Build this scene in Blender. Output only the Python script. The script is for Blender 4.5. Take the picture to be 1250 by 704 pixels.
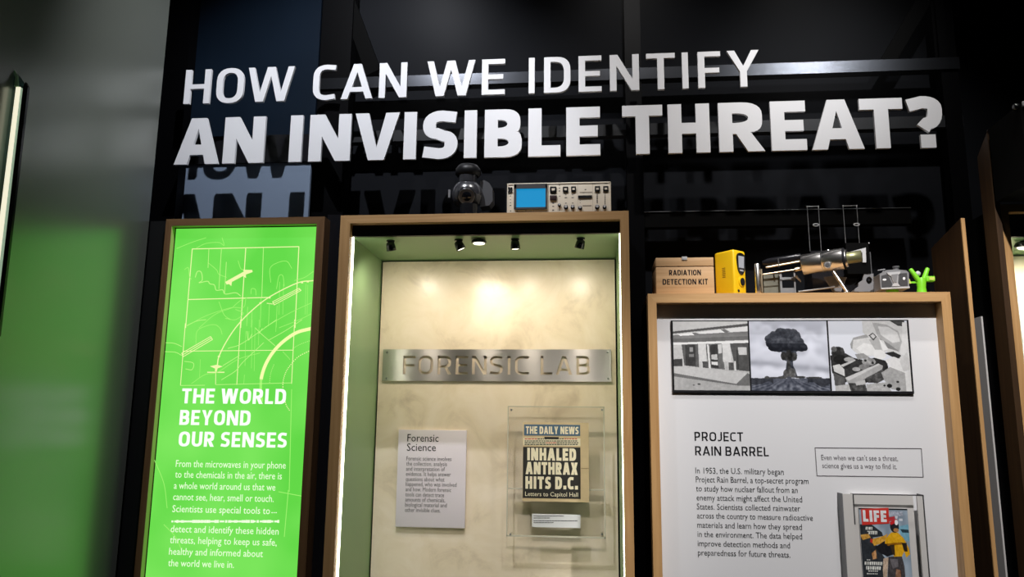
import bpy, bmesh, math, random
import numpy as np
from math import sin, cos, pi, radians
from mathutils import Vector, Matrix
from mathutils.geometry import tessellate_polygon

for _o in list(bpy.data.objects):
    bpy.data.objects.remove(_o)
SC = bpy.context.scene
COL = SC.collection
random.seed(4)
RNG = np.random.RandomState(7)

# ---------------------------------------------------------------- camera
F = 960.0
CAM = Vector((0.0, 0.0, 1.6))


def cam_rows(yaw, pitch, roll):
    base = np.array([[1, 0, 0], [0, 0, -1], [0, 1, 0]], float)
    cy, sy = cos(yaw), sin(yaw)
    rz = np.array([[cy, -sy, 0], [sy, cy, 0], [0, 0, 1]]).T
    cp, sp = cos(pitch), sin(pitch)
    p = np.array([[1, 0, 0], [0, cp, sp], [0, -sp, cp]])
    cr, sr = cos(roll), sin(roll)
    rr = np.array([[cr, -sr, 0], [sr, cr, 0], [0, 0, 1]])
    return rr @ p @ base @ rz


CR = cam_rows(radians(5.63), radians(10.22), radians(0.60))
cam = bpy.data.cameras.new('camera')
cam.sensor_fit = 'HORIZONTAL'
cam.sensor_width = 36.0
cam.lens = 36.0 * F / 1250.0
cam.clip_start = 0.05
cam_o = bpy.data.objects.new('camera', cam)
COL.objects.link(cam_o)
cam_o.matrix_world = Matrix((
    (CR[0][0], -CR[1][0], -CR[2][0], CAM.x),
    (CR[0][1], -CR[1][1], -CR[2][1], CAM.y),
    (CR[0][2], -CR[1][2], -CR[2][2], CAM.z),
    (0, 0, 0, 1)))
SC.camera = cam_o


def ray(px, py):
    d = CR.T @ np.array([px - 625.0, py - 352.0, F])
    return Vector(d)


def W(px, py, Y):
    """place in the room seen at a photo pixel on the wall-parallel plane at depth Y"""
    d = ray(px, py)
    return CAM + d * (Y / d.y)


def WX(px, py, X):
    """the same on a plane of constant X (a side face)"""
    d = ray(px, py)
    return CAM + d * (X / d.x)


# ---------------------------------------------------------------- view, world, lights
vs = SC.view_settings
vs.view_transform = 'Standard'
try:
    vs.look = 'None'
except Exception:
    pass
vs.gamma = 1.0
vs.exposure = 0.0
vs.use_curve_mapping = False

world = bpy.data.worlds.new('world')
SC.world = world
world.use_nodes = True
wb = world.node_tree.nodes['Background']
wb.inputs[0].default_value = (0.75, 0.85, 1.0, 1)
wb.inputs[1].default_value = 0.010


def spot(name, loc, target, power, size_deg, blend, color=(1, 1, 1), radius=0.04):
    l = bpy.data.lights.new(name, 'SPOT')
    l.energy = power
    l.color = color
    l.spot_size = radians(size_deg)
    l.spot_blend = blend
    l.shadow_soft_size = radius
    o = bpy.data.objects.new(name, l)
    COL.objects.link(o)
    o.location = loc
    o.rotation_euler = (Vector(target) - Vector(loc)).to_track_quat('-Z', 'Y').to_euler()
    return o


# ceiling track spots in front of the wall, with added fill lamps
spot('ceiling_spot_heading_left', (-0.78, 1.75, 3.85), (-0.98, 2.90, 2.60), 118, 84, 0.6, (0.92, 0.94, 1.0), 0.012)
spot('ceiling_spot_heading_middle', (0.20, 1.75, 4.10), (0.22, 2.86, 2.55), 78, 66, 1.0, (1.0, 0.97, 0.95), 0.03)
spot('ceiling_spot_heading_right', (1.05, 1.75, 4.10), (0.98, 2.86, 2.55), 92, 56, 1.0, (1.0, 0.97, 0.94), 0.03)
spot('ceiling_spot_project_case', (0.88, 0.75, 3.75), (0.89, 2.60, 1.56), 325, 38, 0.55, (1.0, 0.97, 0.95), 0.03)
spot('fill_spot_side_wall', (-0.55, 0.95, 3.85), (-1.35, 1.75, 2.90), 4, 75, 1.0, (0.9, 0.95, 1.0), 0.05)  # added lamp that brightens the upper side wall
spot('fill_spot_lab_case', (-0.05, 0.10, 3.95), (-0.22, 3.03, 1.10), 120, 22, 0.9, (1.0, 0.95, 0.86), 0.10)  # added fill for the lower back of the forensic case
_g = W(985, 84, 2.975)          # the bright glint on the upper steel beam
_t = (3.95 - _g.z) / (_g.z - CAM.z)
spot('ceiling_spot_beam_glint', (_g.x + _t * _g.x, _g.y - _t * _g.y, 3.95), _g, 70, 26, 1.0, (0.95, 0.97, 1.0), 0.14)

# ---------------------------------------------------------------- helpers


def lin(r, g, b):
    def f(c):
        c /= 255.0
        return c / 12.92 if c <= 0.04045 else ((c + 0.055) / 1.055) ** 2.4
    return (f(r), f(g), f(b), 1.0)


MATS = {}


def pm(name, col, rough=0.5, metal=0.0, spec=0.5, emit=None, es=0.0, noise=0.0, nscale=30.0, coat=0.0, bump=0.0):
    m = bpy.data.materials.new(name)
    m.use_nodes = True
    nt = m.node_tree
    b = nt.nodes['Principled BSDF']
    b.inputs['Base Color'].default_value = col
    b.inputs['Roughness'].default_value = rough
    b.inputs['Metallic'].default_value = metal
    b.inputs['Specular IOR Level'].default_value = spec
    b.inputs['Coat Weight'].default_value = coat
    if emit is not None:
        b.inputs['Emission Color'].default_value = emit
        b.inputs['Emission Strength'].default_value = es
    if noise > 0 or bump > 0:
        tc = nt.nodes.new('ShaderNodeTexCoord')
        nz = nt.nodes.new('ShaderNodeTexNoise')
        nz.inputs['Scale'].default_value = nscale
        nz.inputs['Detail'].default_value = 4
        nt.links.new(tc.outputs['Object'], nz.inputs['Vector'])
        if noise > 0:
            mx = nt.nodes.new('ShaderNodeMix')
            mx.data_type = 'RGBA'
            mx.inputs[6].default_value = tuple(c * (1 - noise) for c in col[:3]) + (1,)
            mx.inputs[7].default_value = tuple(min(1, c * (1 + noise)) for c in col[:3]) + (1,)
            nt.links.new(nz.outputs[0], mx.inputs[0])
            nt.links.new(mx.outputs[2], b.inputs['Base Color'])
        if bump > 0:
            bp = nt.nodes.new('ShaderNodeBump')
            bp.inputs['Strength'].default_value = bump
            bp.inputs['Distance'].default_value = 0.002
            nt.links.new(nz.outputs[0], bp.inputs['Height'])
            nt.links.new(bp.outputs[0], b.inputs['Normal'])
    MATS[name] = m
    return m


def wood(name, light, dark, vertical=True, rough=0.5, scale=1.0):
    m = pm(name, light, rough, spec=0.35)
    nt = m.node_tree
    b = nt.nodes['Principled BSDF']
    tc = nt.nodes.new('ShaderNodeTexCoord')
    mp = nt.nodes.new('ShaderNodeMapping')
    s = scale
    mp.inputs['Scale'].default_value = (70 * s, 70 * s, 3 * s) if vertical else (3 * s, 70 * s, 70 * s)
    nz = nt.nodes.new('ShaderNodeTexNoise')
    nz.inputs['Scale'].default_value = 1.0
    nz.inputs['Detail'].default_value = 5
    nz.inputs['Roughness'].default_value = 0.6
    nz.inputs['Distortion'].default_value = 0.4
    rp = nt.nodes.new('ShaderNodeValToRGB')
    rp.color_ramp.elements[0].position = 0.32
    rp.color_ramp.elements[0].color = dark
    rp.color_ramp.elements[1].position = 0.66
    rp.color_ramp.elements[1].color = light
    nt.links.new(tc.outputs['Object'], mp.inputs[0])
    nt.links.new(mp.outputs[0], nz.inputs['Vector'])
    nt.links.new(nz.outputs[0], rp.inputs[0])
    nt.links.new(rp.outputs[0], b.inputs['Base Color'])
    bp = nt.nodes.new('ShaderNodeBump')
    bp.inputs['Strength'].default_value = 0.15
    bp.inputs['Distance'].default_value = 0.001
    nt.links.new(nz.outputs[0], bp.inputs['Height'])
    nt.links.new(bp.outputs[0], b.inputs['Normal'])
    return m


def clear_glass(name, tint=(1, 1, 1, 1), ior=1.35, refl=1.0, rough=0.02):
    m = bpy.data.materials.new(name)
    m.use_nodes = True
    nt = m.node_tree
    nt.nodes.clear()
    out = nt.nodes.new('ShaderNodeOutputMaterial')
    tr = nt.nodes.new('ShaderNodeBsdfTransparent')
    tr.inputs[0].default_value = tint
    gl = nt.nodes.new('ShaderNodeBsdfGlossy')
    gl.inputs['Roughness'].default_value = rough
    fr = nt.nodes.new('ShaderNodeFresnel')
    ge = nt.nodes.new('ShaderNodeNewGeometry')
    ma = nt.nodes.new('ShaderNodeMath')
    ma.operation = 'MULTIPLY_ADD'      # thin sheet: same reflectance from either side
    ma.inputs[1].default_value = 1 / ior - ior
    ma.inputs[2].default_value = ior
    nt.links.new(ge.outputs['Backfacing'], ma.inputs[0])
    nt.links.new(ma.outputs[0], fr.inputs[0])
    mu = nt.nodes.new('ShaderNodeMath')
    mu.operation = 'MULTIPLY'
    mu.inputs[1].default_value = refl
    mx = nt.nodes.new('ShaderNodeMixShader')
    nt.links.new(fr.outputs[0], mu.inputs[0])
    nt.links.new(mu.outputs[0], mx.inputs[0])
    nt.links.new(tr.outputs[0], mx.inputs[1])
    nt.links.new(gl.outputs[0], mx.inputs[2])
    nt.links.new(mx.outputs[0], out.inputs[0])
    MATS[name] = m
    return m


class MB:
    def __init__(self):
        self.v, self.f, self.m, self.s = [], [], [], []

    def add(self, verts, faces, mi=0, smooth=False, M=None):
        n = len(self.v)
        for p in verts:
            p = Vector(p)
            self.v.append(M @ p if M is not None else p)
        for f in faces:
            self.f.append(tuple(i + n for i in f))
            self.m.append(mi)
            self.s.append(smooth)
        return self

    def box(self, x0, x1, y0, y1, z0, z1, mi=0, M=None):
        v = [(x, y, z) for z in (z0, z1) for y in (y0, y1) for x in (x0, x1)]
        f = [(0, 2, 3, 1), (4, 5, 7, 6), (0, 1, 5, 4), (2, 6, 7, 3), (0, 4, 6, 2), (1, 3, 7, 5)]
        return self.add(v, f, mi, False, M)

    def rbox(self, x0, x1, y0, y1, z0, z1, r, mi=0, M=None, seg=3):
        bm = bmesh.new()
        bmesh.ops.create_cube(bm, size=1)
        for v in bm.verts:
            v.co = Vector(((x0 + x1) / 2 + v.co.x * (x1 - x0), (y0 + y1) / 2 + v.co.y * (y1 - y0), (z0 + z1) / 2 + v.co.z * (z1 - z0)))
        bmesh.ops.bevel(bm, geom=list(bm.edges), offset=r, segments=seg, profile=0.5, affect='EDGES')
        bm.verts.index_update()
        self.add([v.co.copy() for v in bm.verts], [[v.index for v in f.verts] for f in bm.faces], mi, True, M)
        bm.free()
        return self

    def ring_loft(self, rings, mi=0, smooth=True, caps=True, M=None):
        n = len(rings[0])
        v, f = [], []
        for r in rings:
            v += list(r)
        for i in range(len(rings) - 1):
            for j in range(n):
                k = (j + 1) % n
                f.append((i * n + j, i * n + k, (i + 1) * n + k, (i + 1) * n + j))
        self.add(v, f, mi, smooth, M)
        if caps:
            self.add(rings[0], [tuple(range(n))], mi, False, M)
            self.add(rings[-1], [tuple(range(n))], mi, False, M)
        return self

    def lathe(self, prof, origin, axis, n=24, mi=0, caps=True, smooth=True):
        a = Vector(axis).normalized()
        u = a.orthogonal().normalized()
        w = a.cross(u)
        o = Vector(origin)
        rings = []
        for r, h in prof:
            r = max(r, 1e-5)
            rings.append([o + a * h + (u * cos(2 * pi * j / n) + w * sin(2 * pi * j / n)) * r for j in range(n)])
        # sharp steps: separate lofts where smooth=False
        return self.ring_loft(rings, mi, smooth, caps)

    def cyl(self, p0, p1, r0, r1=None, n=20, mi=0):
        p0, p1 = Vector(p0), Vector(p1)
        r1 = r0 if r1 is None else r1
        return self.lathe([(r0, 0), (r1, (p1 - p0).length)], p0, p1 - p0, n, mi)

    def tube(self, pts, r, n=8, mi=0):
        pts = [Vector(p) for p in pts]
        rings = []
        up = None
        for i, p in enumerate(pts):
            t = (pts[min(i + 1, len(pts) - 1)] - pts[max(i - 1, 0)]).normalized()
            if up is None:
                up = t.orthogonal().normalized()
            up = (up - t * up.dot(t)).normalized()
            w = t.cross(up)
            rings.append([p + (up * cos(2 * pi * j / n) + w * sin(2 * pi * j / n)) * r for j in range(n)])
        return self.ring_loft(rings, mi)

    def sphere(self, c, r, mi=0, n=20, sq=(1, 1, 1)):
        c = Vector(c)
        rings = []
        m = n // 2
        for i in range(m + 1):
            a = -pi / 2 + pi * i / m
            rr = max(cos(a) * r, 1e-5)
            rings.append([c + Vector((cos(2 * pi * j / n) * rr * sq[0], sin(2 * pi * j / n) * rr * sq[1], sin(a) * r * sq[2])) for j in range(n)])
        return self.ring_loft(rings, mi, True, False)

    def prism(self, loops, to3, d0, d1, mi=0, side_mi=None):
        """polygon (first loop outer, rest holes) in 2D, extruded between depths d0 (front) and d1"""
        pl = [[Vector((a, b, 0)) for a, b in lp] for lp in loops]
        tris = tessellate_polygon(pl)
        flat = [p for lp in loops for p in lp]
        self.add([to3(a, b, d0) for a, b in flat], tris, mi)
        if d1 is not None:
            self.add([to3(a, b, d1) for a, b in flat], tris, mi)
            for lp in loops:
                n = len(lp)
                vv = [to3(a, b, d0) for a, b in lp] + [to3(a, b, d1) for a, b in lp]
                self.add(vv, [(i, (i + 1) % n, n + (i + 1) % n, n + i) for i in range(n)], mi if side_mi is None else side_mi)
        return self

    def pbox(self, x0, y0, x1, y1, Yf, Yb, mi=0, r=0.0):
        """axis-aligned box whose front face spans two photo pixels at depth Yf"""
        a, b = W(x0, y0, Yf), W(x1, y1, Yf)
        xa, xb = min(a.x, b.x), max(a.x, b.x)
        za, zb = min(a.z, b.z), max(a.z, b.z)
        if r > 0:
            return self.rbox(xa, xb, Yf, Yb, za, zb, r, mi)
        return self.box(xa, xb, Yf, Yb, za, zb, mi)

    def ppoly(self, pts, Yf, Yb, mi=0, side_mi=None):
        """prism whose outline is given by photo pixels at depth Yf"""
        q = [W(a, b, Yf) for a, b in pts]
        return self.prism([[(p.x, p.z) for p in q]], lambda a, b, d: (a, d, b), Yf, Yb, mi, side_mi)


LOC = {}


def tag(o, label=None, cat=None, group=None, kind=None):
    if label:
        o['label'] = label
    if cat:
        o['category'] = cat
    if group:
        o['group'] = group
    if kind:
        o['kind'] = kind
    return o


def thing(name, label, cat, loc, group=None):
    o = bpy.data.objects.new(name, None)
    o.empty_display_size = 0.05
    COL.objects.link(o)
    o.location = loc
    LOC[o] = Vector(loc)
    return tag(o, label, cat, group)


def build(mb, name, mats, parent=None, label=None, cat=None, group=None, kind=None, recalc=True):
    if not isinstance(mats, (list, tuple)):
        mats = [mats]
    me = bpy.data.meshes.new(name)
    if parent is not None:
        org = LOC[parent]
    else:
        xs = [p.x for p in mb.v]
        ys = [p.y for p in mb.v]
        zs = [p.z for p in mb.v]
        org = Vector(((min(xs) + max(xs)) / 2, (min(ys) + max(ys)) / 2, min(zs)))
    me.from_pydata([tuple(p - org) for p in mb.v], [], mb.f)
    for m in mats:
        me.materials.append(m)
    me.polygons.foreach_set('material_index', mb.m)
    me.polygons.foreach_set('use_smooth', mb.s)
    if recalc:
        bm = bmesh.new()
        bm.from_mesh(me)
        bmesh.ops.recalc_face_normals(bm, faces=bm.faces)
        bm.to_mesh(me)
        bm.free()
    me.update()
    o = bpy.data.objects.new(name, me)
    COL.objects.link(o)
    if parent is not None:
        o.parent = parent
    else:
        o.location = org
    LOC[o] = org
    return tag(o, label, cat, group, kind)


# ---------------------------------------------------------------- lettering
def catmull(pts, k=7):
    P = [np.array(p, float) for p in pts]
    P = [2 * P[0] - P[1]] + P + [2 * P[-1] - P[-2]]
    out = []
    for i in range(1, len(P) - 2):
        for j in range(k):
            t = j / k
            a, b, c, d = P[i - 1], P[i], P[i + 1], P[i + 2]
            out.append(0.5 * ((2 * b) + (c - a) * t + (2 * a - 5 * b + 4 * c - d) * t * t + (3 * b - a - 3 * c + d) * t ** 3))
    out.append(P[-2])
    return out


def stroke(pts, tv, th):
    c = [np.array(p, float) for p in pts]
    c = [c[0]] + [q for p, q in zip(c, c[1:]) if np.linalg.norm(q - p) > 1e-4]
    L, R = [], []
    for i in range(len(c)):
        d0 = c[i] - c[i - 1] if i > 0 else c[1] - c[0]
        d1 = c[i + 1] - c[i] if i < len(c) - 1 else d0
        d = d0 / np.linalg.norm(d0) + d1 / np.linalg.norm(d1)
        d /= np.linalg.norm(d)
        n = np.array([-d[1] * tv / 2, d[0] * th / 2])
        L.append(tuple(c[i] + n))
        R.append(tuple(c[i] - n))
    return L + R[::-1]


def qarc(x0, y0, x1, y1, horiz_first, n=6):
    """quarter super-ellipse from (x0,y0) to (x1,y1)"""
    out = []
    for i in range(n + 1):
        a = pi / 2 * i / n
        s, c = sin(a) ** 0.85, 1 - cos(a) ** 0.85
        if horiz_first:
            out.append((x0 + (x1 - x0) * s, y0 + (y1 - y0) * c))
        else:
            out.append((x0 + (x1 - x0) * c, y0 + (y1 - y0) * s))
    return out


def rrect(x0, y0, x1, y1, rx, ry):
    rx = min(rx, (x1 - x0) / 2)
    ry = min(ry, (y1 - y0) / 2)
    return (qarc(x1 - rx, y1, x1, y1 - ry, True) + qarc(x1, y0 + ry, x1 - rx, y0, False)
            + qarc(x0 + rx, y0, x0, y0 + ry, True) + qarc(x0, y1 - ry, x0 + rx, y1, False))


def rright(x0, y0, x1, y1, rx, ry):
    rx = min(rx, (x1 - x0) * 0.95)
    ry = min(ry, (y1 - y0) / 2)
    return [(x0, y0), (x0, y1)] + qarc(x1 - rx, y1, x1, y1 - ry, True) + qarc(x1, y0 + ry, x1 - rx, y0, False)


WID = dict(A=.78, B=.64, C=.60, D=.68, E=.56, F=.54, G=.68, H=.70, J=.46, K=.68, L=.52, M=.9, N=.74, O=.72, P=.62, R=.66, S=.58,
           T=.62, U=.68, V=.74, W=1.08, X=.72, Y=.70, Z=.58)


def glyph(ch, w, t, th):
    """list of [outer, hole...] polygons; cap height 1, width w, stem t, bar th"""
    a, b = t / 2, th / 2
    if ch == 'I':
        return [[[(0, 0), (0, 1), (w, 1), (w, 0)]]]
    if ch == '.':
        return [[[(0, 0), (0, t * 1.1), (t * 1.1, t * 1.1), (t * 1.1, 0)]]]
    if ch == 'H':
        y0, y1 = .5 - b, .5 + b
        return [[[(0, 0), (0, 1), (t, 1), (t, y1), (w - t, y1), (w - t, 1), (w, 1), (w, 0), (w - t, 0), (w - t, y0), (t, y0), (t, 0)]]]
    if ch == 'E':
        return [[[(0, 0), (0, 1), (w, 1), (w, 1 - th), (t, 1 - th), (t, .5 + b), (w * .93, .5 + b), (w * .93, .5 - b), (t, .5 - b), (t, th), (w, th), (w, 0)]]]
    if ch == 'F':
        return [[[(0, 0), (0, 1), (w, 1), (w, 1 - th), (t, 1 - th), (t, .48 + b), (w * .94, .48 + b), (w * .94, .48 - b), (t, .48 - b), (t, 0)]]]
    if ch == 'L':
        return [[[(0, 0), (0, 1), (t, 1), (t, th), (w, th), (w, 0)]]]
    if ch == 'T':
        c = w / 2
        return [[[(0, 1), (w, 1), (w, 1 - th), (c + a, 1 - th), (c + a, 0), (c - a, 0), (c - a, 1 - th), (0, 1 - th)]]]
    if ch == 'N':
        q = t * 1.18
        s = (w - q)  # diagonal run per unit height
        yi = (w - q - t) / s if s > 0 else .5
        return [[[(0, 0), (0, 1), (q, 1), (w - t, 1 - (w - t - q) / s), (w - t, 1), (w, 1), (w, 0), (w - q, 0), (t, (w - q - t) / s), (t, 0)]]]
    if ch in 'VA':
        t2 = t * 1.08
        f = t * 1.25
        lo, hi = w / 2 - f / 2, w / 2 + f / 2
        yk = (w / 2 - t2) / lo * (1.24 if t > .2 else 1.0)   # inner apex height measured from the open end
        pts = [(0, 1), (t2, 1), (w / 2, 1 - yk), (w - t2, 1), (w, 1), (hi, 0), (lo, 0)]
        if ch == 'V':
            return [[pts]]
        # A: outer triangle with leg cut and counter
        y0, y1 = .20, .20 + th
        def inner(y):
            return t2 + (w / 2 - t2) * (y / yk)
        outer = [(0, 0), (lo, 1), (hi, 1), (w, 0), (w - t2, 0), (w - inner(y0), y0), (inner(y0), y0), (t2, 0)]
        hole = [(inner(y1), y1), (w - inner(y1), y1), (w / 2, yk)]
        return [[outer, hole]]
    if ch == 'W':
        t2 = t * 1.02
        f = t * 1.28
        bx, m = w * .272, w / 2
        p = bx - f / 2
        q = (m - f / 2) - (bx + f / 2 - t2)
        c = bx + f / 2 - t2
        yv = (t2 + p - c) / (p + q)
        xv = c + q * yv
        ya = (m - bx - f / 2) / q
        L = [(0, 1), (t2, 1), (xv, yv), (m - f / 2, 1)]
        R = [(w - x, y) for x, y in L[::-1]]
        B = [(w - bx + f / 2, 0), (w - bx - f / 2, 0), (m, ya), (bx + f / 2, 0), (bx - f / 2, 0)]
        return [[L + R + B]]
    if ch == 'Y':
        t2 = t * 1.12
        c, j = w / 2, .42
        yk = 1 - (1 - j) * (c - t2) / (c - a) * 1.0
        return [[[(0, 1), (t2, 1), (c, j + (1 - j) * .18 + t * .25), (w - t2, 1), (w, 1), (c + a, j), (c + a, 0), (c - a, 0), (c - a, j)]]]
    if ch == 'X':
        t2 = t * 1.15
        c = w / 2
        return [[[(0, 1), (t2, 1), (c, .5 + t * .75), (w - t2, 1), (w, 1), (c + t2 * .62, .5), (w, 0), (w - t2, 0), (c, .5 - t * .75), (t2, 0), (0, 0), (c - t2 * .62, .5)]]]
    if ch == 'K':
        t2 = t * 1.2
        return [[[(0, 0), (0, 1), (t, 1), (t, .56), (w - t2, 1), (w, 1), (w * .52, .53), (w, 0), (w - t2, 0), (t, .44), (t, 0)]]]
    if ch == 'O':
        return [[rrect(0, 0, w, 1, w * .5, .36), rrect(t, th, w - t, 1 - th, w * .5 - t * .8, .26)]]
    if ch == 'D':
        return [[rright(0, 0, w, 1, w * .52, .36), rright(t, th, w - t, 1 - th, w * .52 - t * .7, .26)]]
    if ch == 'B':
        x1 = w * .96
        out = [(0, 0), (0, 1)] + qarc(w * .55, 1, x1, .75, True) + qarc(x1, .73, w * .86, .525, False) + qarc(w * .87, .52, w, .30, True) + qarc(w, .25, w * .55, 0, False)
        return [[out, rright(t, .5 + b, x1 - t, 1 - th, w * .3, .14), rright(t, th, w - t, .5 - b, w * .3, .14)]]
    if ch in 'RP':
        yb = .36
        x1 = w * .96
        out = [(0, 0), (0, 1)] + qarc(w * .5, 1, x1, .74, True)
        hole = rright(t, yb + th, x1 - t, 1 - th, w * .32, .2)
        if ch == 'P':
            out += qarc(x1, .62, w * .5, yb, False) + [(t, yb), (t, 0)]
        else:
            out += qarc(x1, .62, w * .70, yb + .03, False) + [(w, 0), (w - t * 1.22, 0), (w * .70 - t * 1.05, yb), (t, yb), (t, 0)]
        return [[out, hole]]
    if ch == 'S':
        h = (1 - 2 * b) / 4
        p = ([(w - .035, 1 - b - .035)] + qarc(w * .55, 1 - b, a, 1 - b - h, True) + qarc(a, 1 - b - h - .005, w * .40, .5 + .03, False)
             + qarc(w * .60, .5 - .03, w - a, b + h + .005, True) + qarc(w - a, b + h, w * .47, b, False) + [(.02, b + .045)])
        return [[stroke(p, t, th)]]
    if ch == 'C':
        p = [(w - .01, 1 - b - .025)] + qarc(w * .60, 1 - b, a, 1 - b - .27, True) + qarc(a, b + .27, w * .60, b, False) + [(w - .01, b + .03)]
        return [[stroke(p, t, th)]]
    if ch == 'U':
        p = [(a, 1)] + qarc(a, b + .26, w / 2, b, False) + qarc(w / 2 + .001, b, w - a, b + .26, True) + [(w - a, 1)]
        return [[stroke(p, t, th)]]
    if ch == 'J':
        p = [(w - a, 1)] + qarc(w - a, b + .26, w * .35, b, False) + [(0, b + .02)]
        return [[stroke(p, t, th)]]
    if ch == '?':
        p = [(.015, 1 - b - .06)] + qarc(w * .42, 1 - b, w - a, .755, True) + qarc(w - a, .725, w * .55, .475, False) + [(w * .42, .375)]
        x0 = w * .325
        return [[stroke(p, t, th * 1.08)], [[(x0, 0), (x0, t * .98), (x0 + t * 1.03, t * .98), (x0 + t * 1.03, 0)]]]
    raise ValueError(ch)


def g_layout(s, t, gap=.14, space=.30):
    x, out = 0, []
    for ch in s:
        if ch == ' ':
            x += space
            continue
        w = t if ch == 'I' else (t * 1.1 if ch == '.' else WID[ch])
        out.append((ch, x, w))
        x += w + gap
    return out, x - gap


def gline(mb, s, pl, pr, Y, cap, t, th=None, depth=0.0, mi=0, gap=.14, space=.30):
    """line of capitals printed between two photo pixels (baseline left/right), cap height in pixels"""
    th = t * .88 if th is None else th
    A, B = W(*pl, Y), W(*pr, Y)
    H = W(pl[0], pl[1] - cap, Y).z - A.z
    z0 = (A.z + B.z) / 2
    lay, tot = g_layout(s, t, gap, space)
    kx = (B.x - A.x) / tot
    tx = t * min(1.0, max(.6, H / kx)) if False else t
    for ch, x, w in lay:
        for loops in glyph(ch, w, tx, th):
            mb.prism(loops, lambda a, b, d, x=x: (A.x + (x + a) * kx, d, z0 + b * H), Y, Y + depth if depth else None, mi)
    return mb


_FC = {}


def font_poly(s):
    if s in _FC:
        return _FC[s]
    c = bpy.data.curves.new('tmp_text', 'FONT')
    c.body = s
    c.size = 1.0
    c.resolution_u = 2
    o = bpy.data.objects.new('tmp_text', c)
    COL.objects.link(o)
    dg = bpy.context.evaluated_depsgraph_get()
    me = bpy.data.meshes.new_from_object(o.evaluated_get(dg))
    v = [(p.co.x, p.co.y) for p in me.vertices]
    f = [tuple(p.vertices) for p in me.polygons]
    bpy.data.objects.remove(o)
    bpy.data.curves.remove(c)
    bpy.data.meshes.remove(me)
    _FC[s] = (v, f)
    return v, f


CAPH = max(p[1] for p in font_poly('H')[0])


def fline(mb, s, pl, pr, Y, cap, mi=0):
    v, f = font_poly(s)
    x0, x1 = min(p[0] for p in v), max(p[0] for p in v)
    A, B = W(*pl, Y), W(*pr, Y)
    H = W(pl[0], pl[1] - cap, Y).z - A.z
    z0 = (A.z + B.z) / 2
    k = (B.x - A.x) / (x1 - x0)
    mb.add([(A.x + (p[0] - x0) * k, Y, z0 + p[1] / CAPH * H) for p in v], f, mi)
    return mb


# ---------------------------------------------------------------- printed pictures (colour per vertex of a fine flat grid)
def vnoise(h, w, cells, seed):
    r = np.random.RandomState(seed)
    g = r.rand(cells + 2, cells + 2)
    ys = np.linspace(0, cells, h, endpoint=False)
    xs = np.linspace(0, cells, w, endpoint=False)
    yi, xi = ys.astype(int), xs.astype(int)
    fy, fx = (ys - yi)[:, None], (xs - xi)[None, :]
    fy, fx = fy * fy * (3 - 2 * fy), fx * fx * (3 - 2 * fx)
    a = g[yi][:, xi]
    b = g[yi][:, xi + 1]
    c = g[yi + 1][:, xi]
    d = g[yi + 1][:, xi + 1]
    return (a * (1 - fx) + b * fx) * (1 - fy) + (c * (1 - fx) + d * fx) * fy


class Pic:
    def __init__(self, h, w, bg):
        self.h, self.w = h, w
        self.a = np.zeros((h, w, 3)) + np.array(bg, float)
        self.Y, self.X = np.mgrid[0:h, 0:w]
        self.U, self.V = (self.X + .5) / w, (self.Y + .5) / h   # V runs downwards
        self.n1 = vnoise(h, w, 9, 1) - .5
        self.n2 = vnoise(h, w, 30, 2) - .5
        self.n3 = vnoise(h, w, 70, 3) - .5

    def inside(self, pts):
        x, y = self.U, self.V
        r = np.zeros((self.h, self.w), bool)
        n = len(pts)
        for i in range(n):
            x0, y0 = pts[i]
            x1, y1 = pts[(i + 1) % n]
            if y0 == y1:
                continue
            c = ((y0 > y) != (y1 > y)) & (x < (x1 - x0) * (y - y0) / (y1 - y0) + x0)
            r ^= c
        return r

    def fill(self, mask, col, nz=0.0):
        col = np.array(col if hasattr(col, '__len__') else (col,) * 3, float)
        t = (self.n1 * .5 + self.n2 + self.n3 * .7) * nz
        self.a[mask] = (col[None, None, :] + t[:, :, None])[mask] if mask.any() else self.a[mask]

    def poly(self, pts, col, nz=0.0):
        self.fill(self.inside(pts), col, nz)

    def ell(self, cx, cy, rx, ry, col, nz=0.0):
        self.fill(((self.U - cx) / rx) ** 2 + ((self.V - cy) / ry) ** 2 < 1, col, nz)

    def mesh(self, name, mat, x0, x1, z0, z1, Y, parent, label=None):
        h, w = self.h, self.w
        me = bpy.data.meshes.new(name)
        org = LOC[parent]
        X = np.linspace(x0, x1, w)
        Z = np.linspace(z1, z0, h)
        co = np.zeros((h, w, 3))
        co[:, :, 0] = X[None, :] - org.x
        co[:, :, 1] = Y - org.y
        co[:, :, 2] = Z[:, None] - org.z
        i = np.arange(h * w).reshape(h, w)
        q = np.stack([i[:-1, :-1], i[1:, :-1], i[1:, 1:], i[:-1, 1:]], -1).reshape(-1, 4)
        me.vertices.add(h * w)
        me.vertices.foreach_set('co', co.ravel())
        me.loops.add(q.size)
        me.loops.foreach_set('vertex_index', q.ravel().astype(np.int32))
        me.polygons.add(len(q))
        me.polygons.foreach_set('loop_start', np.arange(0, q.size, 4, dtype=np.int32))
        me.update(calc_edges=True)
        c = np.clip(self.a / 255.0, 0, 1)
        c = np.where(c <= 0.04045, c / 12.92, ((c + 0.055) / 1.055) ** 2.4)
        at = me.color_attributes.new('print', 'FLOAT_COLOR', 'POINT')
        at.data.foreach_set('color', np.concatenate([c, np.ones((h, w, 1))], -1).ravel())
        me.materials.append(mat)
        o = bpy.data.objects.new(name, me)
        COL.objects.link(o)
        o.parent = parent
        LOC[o] = org
        return tag(o, label)


def print_mat(name, rough=0.45):
    m = pm(name, (1, 1, 1, 1), rough, spec=0.3)
    nt = m.node_tree
    at = nt.nodes.new('ShaderNodeVertexColor')
    at.layer_name = 'print'
    nt.links.new(at.outputs[0], nt.nodes['Principled BSDF'].inputs['Base Color'])
    return m

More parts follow.
